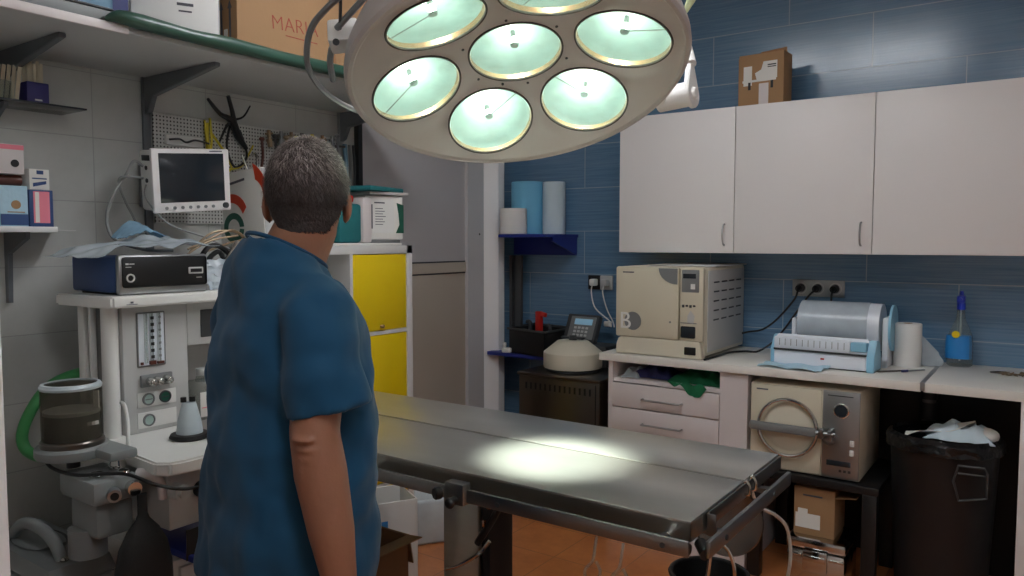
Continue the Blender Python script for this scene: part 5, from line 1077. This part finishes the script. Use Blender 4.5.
tag(obj('plastic_bag', B().sheet(lambda u, v_: (-2.43 + .05 * v_ + .012 * noise.noise(Vector((u * 7, v_ * 7, 8))), 1.57 + .20 * u, 1.323 + .10 * (1 - v_) + .012 * noise.noise(Vector((u * 9, v_ * 9, 2)))), 20, 16, .0015), 'film'), 'clear crumpled bag on the machine top right of the blue unit', 'bag')

# ================================================================ grey concentrator at lower left
t = thing('suction_unit', 'grey box-shaped medical unit with arched handle on the floor at lower left', 'medical unit', (-2.45, 1.0, 0))
CMx = rotz((-2.50, .985, 0), R(0))
obj('body', B(CMx).prism([(-.28, .0), (.20, .0), (.20, .195), (-.28, .195)], .50, Matrix(), .012), 'concgrey', t)
obj('top_cover', B(CMx).loft([[(-.28, .0, .50), (.20, .0, .50), (.20, .195, .50), (-.28, .195, .50)], [(-.27, .012, .555), (.18, .012, .545), (.18, .185, .545), (-.27, .185, .555)]]), 'concgrey', t)
obj('recess', B(CMx).lathe([(0, 0), (.075, 0), (.085, .005)], 28, Matrix.Translation((-.08, .10, .549)) @ Matrix.Diagonal((1.5, .8, 1, 1)), cap=False), 'dgrey', t)
obj('handle', B(CMx).tube([(.13, .07, .545), (.09, .065, .60), (.0, .06, .625), (-.10, .06, .61), (-.18, .06, .55)], [.016, .018, .018, .018, .016], 12), 'concgrey', t)
obj('handle_stud', B(CMx).ell((.14, .072, .55), (.012, .012, .010), n=12), 'chrome', t)
obj('front_window', B(CMx).prism([(.02, .18), (.14, .18), (.12, .45), (.05, .46)], .004, Matrix.Translation((0, -.001, 0)) @ Matrix.Rotation(PI / 2, 4, 'X')), 'screen', t)

# ================================================================ floor things behind the table
t = thing('jerrycan', 'translucent white plastic jerrycan on the floor behind the table', 'jerrycan', (-2.45, 2.86, 0))
JM_ = rotz((-2.51, 2.83, 0), R(55)) @ Matrix.Diagonal((.9, .9, .95, 1))
obj('body', B(JM_).box(-.11, .11, -.075, .075, 0, .24, .022, seg=3).loft([[(-.10, -.065, .235), (.10, -.065, .235), (.10, .065, .235), (-.10, .065, .235)], [(-.075, -.045, .30), (.0, -.045, .30), (.0, .045, .30), (-.075, .045, .30)]]), 'milky', t)
obj('handle', B(JM_).tube([(-.02, 0, .28), (.03, 0, .315), (.08, 0, .30), (.095, 0, .24)], .014, 10), 'milky', t)
obj('cap', B(JM_).cyl((-.055, 0, .30), (-.055, 0, .33), .026, n=20), 'white', t)
t = thing('storage_bin', 'white plastic box with small blue mark on the floor behind the person', 'box', (-2.30, 2.42, 0))
WB = rotz((-2.30, 2.37, 0), R(-28)) @ Matrix.Diagonal((.75, .7, 1.3, 1))
obj('shell', B(WB).box(-.20, .10, -.13, .13, 0, .01).box(-.20, -.19, -.13, .13, 0, .30, .003).box(.09, .10, -.13, .13, 0, .30, .003).box(-.20, .10, -.13, -.12, 0, .30, .003).box(-.20, .10, .12, .13, 0, .30, .003), 'white', t)
obj('blue_mark', B(WB).box(.10, .101, -.10, -.06, .20, .24), 'tubeblue', t)
t = thing('cardboard_box', 'open brown cardboard box on the floor between person and table pedestal', 'box', (-1.94, 1.90, 0))
KB = rotz((-2.02, 1.90, 0), R(0)) @ Matrix.Diagonal((1, 1, .95, 1))
obj('body', B(KB).box(-.13, .13, -.15, .13, 0, .01).box(-.13, -.126, -.15, .13, 0, .44).box(.126, .13, -.15, .13, 0, .44).box(-.13, .13, -.15, -.146, 0, .44).box(-.13, .13, .126, .13, 0, .44), 'card2', t)
obj('flap', B(KB).box(0, .07, -.15, .13, 0, .004, m=Matrix.Translation((.13, 0, .44)) @ Matrix.Rotation(R(-6), 4, 'Y')), 'card', t)
obj('flap', B(KB).box(-.13, .13, 0, .12, 0, .004, m=Matrix.Translation((0, .135, .44)) @ Matrix.Rotation(R(-80), 4, 'X')), 'card', t)

# ================================================================ person
PC = Vector((-1.258, 1.010, 0)); TA = R(-16)        # torso turned 16 degrees right of +Y
PT = Matrix.Translation(PC) @ Matrix.Rotation(TA, 4, 'Z')       # local x = his right, y = forward
HC = Vector((0.008, 0.035, 0))
HEADC = PT @ Vector((0.012, 0.036, 1.574))
HM = Matrix.Translation(HEADC) @ Matrix.Rotation(R(44), 4, 'Z') @ Matrix.Rotation(R(-4), 4, 'X') @ Matrix.Diagonal((.92, .95, .99, 1))  # head turned left
t = thing('person', 'person with short grey hair in a blue-green scrub top and trousers, standing with back turned', 'person', PC)
def capsule(b, a, c, ra, rc, m=None, n=16):
    a = Vector(a); c = Vector(c); b.cyl(a, c, ra, rc, n=n, m=m); b.ell(a, (ra, ra, ra), m=m, n=n); b.ell(c, (rc, rc, rc), m=m, n=n)
def chain(b, pts, m=None, n=16):
    for (p, r), (q, s) in zip(pts, pts[1:]): capsule(b, p, q, r, s, m, n)
def remesh(o, vox, it=6, fac=0.5):
    md = o.modifiers.new('union', 'REMESH'); md.mode = 'VOXEL'; md.voxel_size = vox; md.use_smooth_shade = True
    if it: sm = o.modifiers.new('soften', 'SMOOTH'); sm.factor = fac; sm.iterations = it
b = B()
# head (local: y forward)
b.ell((0, -.012, .022), (.077, .098, .090), m=HM, n=32)
b.ell((0, .02, -.02), (.068, .076, .085), m=HM, n=28)
b.ell((0, .046, -.070), (.048, .045, .040), m=HM, n=24)          # jaw
b.ell((0, .078, -.092), (.020, .016, .016), m=HM, n=16)          # chin
b.ell((0, .086, .026), (.050, .014, .012), m=HM, n=20)           # brow
b.cyl((0, .090, .018), (0, .112, -.024), .008, .013, n=14, m=HM); b.ell((0, .110, -.027), (.016, .013, .010), m=HM, n=14)
b.ell((0, .092, -.055), (.024, .010, .010), m=HM, n=14)
for s in (-1, 1):
    b.ell((s * .046, .068, -.022), (.022, .020, .020), m=HM, n=16)
    b.ell((s * .086, .002, -.012), (.010, .020, .033), m=HM @ Matrix.Translation((0, 0, 0)), n=18, rot=Matrix.Rotation(R(12 * s), 4, 'Z') @ Matrix.Rotation(R(-8), 4, 'X'))
    b.ell((s * .081, .006, -.040), (.007, .010, .010), m=HM, n=12)
# neck
nk = PT @ Vector((0.0, -.010, 1.42)); nk2 = HM @ Vector((0, -.022, -.06))
capsule(b, nk, nk2, .068, .060, n=24)
capsule(b, PT @ Vector((0, .01, 1.42)), HM @ Vector((0, .01, -.06)), .058, .05, n=24)
# trapezius / shoulders
for s in (-1, 1): chain(b, [((s * .02, -.02, 1.425), .050), ((s * .09, -.015, 1.395), .040), ((s * .150, -.015, 1.355), .040)], PT)
b.ell((0, 0, 1.22), (.165, .115, .22), m=PT, n=28); b.ell((0, .02, 1.02), (.160, .135, .20), m=PT, n=28); b.ell((0, 0, .88), (.165, .125, .12), m=PT, n=28)
# arms (right = near camera; left hangs on the far side)
arms = {1: [((.165, -.015, 1.355), .045), ((.196, -.030, 1.25), .047), ((.218, -.050, 1.150), .044), ((.230, -.045, 1.08), .047), ((.250, -.036, .98), .041), ((.262, -.026, .885), .030)],
        -1: [((-.165, -.01, 1.355), .045), ((-.20, -.005, 1.25), .049), ((-.212, -.015, 1.12), .042), ((-.208, .03, 1.05), .042), ((-.195, .10, .96), .034), ((-.185, .145, .90), .026)]}
for s, ch in arms.items(): chain(b, ch, PT, 20)
for q in range(3): b.ell((.235, -.078 + .004 * q, 1.148 - .017 * q), (.030, .022, .0055), m=PT, n=14)
b.ell((.222, -.076, 1.145), (.026, .020, .028), m=PT, n=14)
# hands with fingers
for s in (1, -1):
    wv = Vector(arms[s][-1][0]); dirv = (wv - Vector(arms[s][-2][0])).normalized()
    dirv = (dirv + Vector((0, .0, -.25))).normalized()
    side = Vector((s, 0, 0)); fw = dirv.cross(side).normalized()
    if fw.y < 0: fw = -fw
    palm = wv + dirv * .05
    HMt = Matrix.Translation(palm)
    for q in (-.026, -.009, .009, .026): capsule(b, wv + dirv * .01 + fw * q * .6, palm + dirv * .035 + fw * q, .014, .0125, PT, 12)
    for q, L in ((-.028, .058), (-.0095, .070), (.0095, .076), (.028, .068)):
        k0 = palm + dirv * .038 + fw * q; inn = -side * .35
        k1 = k0 + (dirv + inn * .5).normalized() * L * .45; k2 = k1 + (dirv + inn * 1.6).normalized() * L * .32; k3 = k2 + (dirv + inn * 2.8).normalized() * L * .25
        chain(b, [(k0, .0095), (k1, .0088), (k2, .008), (k3, .007)], PT, 10)
    th0 = wv + dirv * .02 + fw * .022; th1 = th0 + (dirv * .7 + fw * .7 - side * .2).normalized() * .036; th2 = th1 + (dirv * .95 + fw * .35 - side * .2).normalized() * .030; th3 = th2 + (dirv + fw * .1 - side * .25).normalized() * .022
    chain(b, [(th0, .014), (th1, .0115), (th2, .010), (th3, .008)], PT, 10)
# legs
for s in (-1, 1): chain(b, [((s * .09, 0, .86), .085), ((s * .10, .015, .48), .055), ((s * .10, -.01, .36), .052), ((s * .10, -.02, .10), .036), ((s * .10, .0, .06), .035), ((s * .105, .12, .045), .03)], PT, 18)
body = obj('body', b, 'skin', t); remesh(body, .0045, 6)
for s in (-1, 1):
    e_ = obj('eye', B().ell((s * .031, .0825, .005), (.013, .010, .009), m=HM, n=16), 'eye', t)
    obj('iris', B().ell((s * .031, .0895, .005), (.005, .004, .005), m=HM, n=12), 'iris', e_)
obj('mouth', B().ell((0, .101, -.054), (.022, .004, .0035), m=HM, n=14), 'lip', t)
# hair: close cropped cap with strands
def hairline(az, z):
    """lower limit of the hair (local z) at azimuth az (0 = forward, pi = back)"""
    f = abs(az) / PI
    return .062 * max(0, 1 - f * 2.6) + (-.01) * (1 - max(0, 1 - f * 2.6)) - .062 * min(1, max(0, (f - .56) / .20)) ** .8
def skull(az, el, grow=0.0):
    d = Vector((math.sin(az) * math.cos(el), math.cos(az) * math.cos(el), math.sin(el)))
    a, b_, c = .0785 + grow, .099 + grow, .092 + grow
    p = Vector((d.x * a, d.y * b_ - .012, d.z * c + .022)); return p, Vector((d.x / a, d.y / b_, d.z / c)).normalized()
def neckfit(p):      # below the widest part the head narrows slowly into the neck
    if p.z < -.01 and p.y < .02:
        k = min(1, (-.01 - p.z) / .09); q = Vector((p.x, p.y + .012, 0)); L = q.length
        if L > 1e-6:
            target = .077 * (1 - .17 * k) + (.018 * (1 - k) * abs(q.y) / L)
            q = q / L * target; return Vector((q.x, q.y - .012, p.z))
    return p
b = bmesh.new(); NA, NE = 72, 26; rows = []
for i in range(NA):
    az = -PI + 2 * PI * i / NA; col_ = []
    zl = hairline(az, 0)
    for j in range(NE + 1):
        v_ = j / NE
        el_lo = math.asin(max(-.98, min(.98, (zl - .022) / .092))); el = el_lo + (PI / 2 - el_lo) * v_
        p, n_ = skull(az, el, .005 + .0035 * min(1, v_ * 3) + .0022 * noise.noise(Vector((az * 5, el * 7, 0))))
        if zl < -.04 and v_ < .5:
            pass
        p = neckfit(p) if p.z < -.01 else p
        col_.append(b.verts.new(p))
    rows.append(col_)
for i in range(NA):
    A = rows[i]; C = rows[(i + 1) % NA]
    for j in range(NE): b.faces.new((A[j], C[j], C[j + 1], A[j + 1]))
bmesh.ops.remove_doubles(b, verts=b.verts, dist=.0002); bmesh.ops.recalc_face_normals(b, faces=b.faces)
bb = B(); bb._add(b, HM); hb = obj('hair', bb, 'hairbase', t)
random.seed(99); b = bmesh.new(); tl = b.verts.layers.float.new('tone')
for k in range(15000):
    az = random.uniform(-PI, PI); zl = hairline(az, 0) + .002; el_lo = math.asin(max(-.98, min(.98, (zl - .022) / .092)))
    s_ = random.uniform(math.sin(el_lo), 1); el = math.asin(s_)
    p, n_ = skull(az, el, .007); p = neckfit(p)
    crown = Vector((.004, -.055, .095)); away = (p - crown); away -= n_ * away.dot(n_)
    away = away.normalized() if away.length > 1e-5 else Vector((0, 1, 0))
    sw = n_.cross(away) * .35
    d = (away * .85 + sw + n_ * .45 + Vector((random.gauss(0, .22), random.gauss(0, .22), random.gauss(0, .12)))).normalized()
    L = random.uniform(.009, .017) * (0.6 if p.z < -.01 else 1.35)
    wdt = .00062; side = d.cross(n_).normalized() * wdt
    q1 = p + d * L * .55; q2 = p + (d * .9 - n_ * .28).normalized() * L
    v0 = b.verts.new(p + side); v1 = b.verts.new(p - side); v2 = b.verts.new(q1 - side * .8); v3 = b.verts.new(q1 + side * .8); v4 = b.verts.new(q2)
    tone = max(0, min(1, (p.z + .045) / .11)) * random.uniform(.55, 1.1) * (0.55 + .45 * random.random() ** .5)
    for q in (v0, v1, v2, v3, v4): q[tl] = tone
    b.faces.new((v0, v1, v2, v3)); b.faces.new((v3, v2, v4))
bb = B(); bb._add(b, HM); so = obj('strands', bb, 'hair', hb); so['kind'] = 'stuff'
# scrub top: one loose garment surface with sleeves
def ring(cx_, cy_, rx, ry, z, n=40, p=2.3, tilt=0, wav=0):
    out = []
    for k in range(n):
        a = 2 * PI * k / n; ca, sa = math.cos(a), math.sin(a)
        q = 1 / ((abs(ca) ** p + abs(sa) ** p) ** (1 / p)); ww = 1 + wav * (math.sin(a * 5 + 1) + .7 * math.sin(a * 8 + 2.2))
        out.append((cx_ + rx * ca * q * ww, cy_ + ry * sa * q * ww, z + tilt * sa * ry))
    return out
b = B()
tors = [(0, -.014, .216, .164, .815, .022), (0, -.012, .214, .160, .90, .020), (0, -.006, .210, .156, 1.0, .014), (0, -.002, .205, .155, 1.12, .009), (0, .0, .200, .148, 1.24, .006), (0, -.004, .192, .130, 1.33, .003), (0, -.010, .178, .108, 1.385, 0, -.1), (0, -.012, .150, .094, 1.425, 0, -.25), (0, -.010, .118, .085, 1.450, 0, -.4), (0, -.006, .092, .080, 1.468, 0, -.48)]
b.loft([ring(q[0], q[1], q[2], q[3], q[4], 48, 2.35 if q[4] < 1.44 else 2.0, q[6] if len(q) > 6 else 0, q[5]) for q in tors], PT)
def sleeve(s):
    pts = [((s * .125, -.016, 1.385), .050, .062), ((s * .168, -.020, 1.360), .056, .068), ((s * .192, -.024, 1.30), .058, .072), ((s * .206, -.022, 1.235), .062, .077), ((s * .212, -.018, 1.185), .064, .082)]
    rg = []
    for i, (c, ra, rb_) in enumerate(pts):
        c = Vector(c); d = (Vector(pts[min(i + 1, 4)][0]) - Vector(pts[max(i - 1, 0)][0])).normalized()
        ax = Vector((0, 1, 0)); ay = d.cross(ax).normalized()
        rg.append([c + ax * rb_ * math.cos(a) + ay * ra * math.sin(a) + (Vector((0, 0, .012 * math.cos(a))) if i == 4 else Vector()) for a in [2 * PI * k / 28 for k in range(28)]])
    return rg
for s in (-1, 1): b.loft(sleeve(s), PT)
top = obj('scrub_top', b, 'scrub', t); remesh(top, .006, 9)
tx = bpy.data.textures.new('folds', 'CLOUDS'); tx.noise_scale = .10; tx.noise_depth = 1
e_ = bpy.data.objects.new('fold_frame', None)
dm = top.modifiers.new('folds', 'DISPLACE'); dm.texture = tx; dm.strength = .030; dm.mid_level = .5; dm.texture_coords = 'LOCAL'
# collar band, sleeve hem, side seam
cb = []
for k in range(36):
    a = 2 * PI * k / 36; cb.append(PT @ Vector((.083 * math.cos(a), -.004 + .074 * math.sin(a), 1.469 - .037 * math.sin(a))))
obj('collar_band', B().tube(cb, .0045, 8, 1, closed=True), 'scrub', t)
# trousers
b = B()
for s in (-1, 1): b.loft([ring(s * .095, 0, .098, .108, .86, 28, 2), ring(s * .10, .01, .085, .095, .60, 28, 2), ring(s * .105, .0, .075, .082, .35, 28, 2), ring(s * .105, -.01, .070, .078, .06, 28, 2)], PT)
b.loft([ring(0, 0, .185, .125, .78, 40, 2.3), ring(0, 0, .188, .128, .90, 40, 2.3), ring(0, 0, .175, .12, 1.0, 40, 2.3)], PT)
tr_ = obj('trousers', b, 'trouser', t); remesh(tr_, .007, 5)
for s in (-1, 1):
    obj('shoe', B().loft([ring(s * .105, .045, .052, .145, 0, 28, 2.4), ring(s * .105, .045, .054, .148, .03, 28, 2.4), ring(s * .105, .035, .048, .125, .075, 28, 2.2), ring(s * .105, -.005, .042, .07, .10, 28, 2)], PT), 'sole', t)
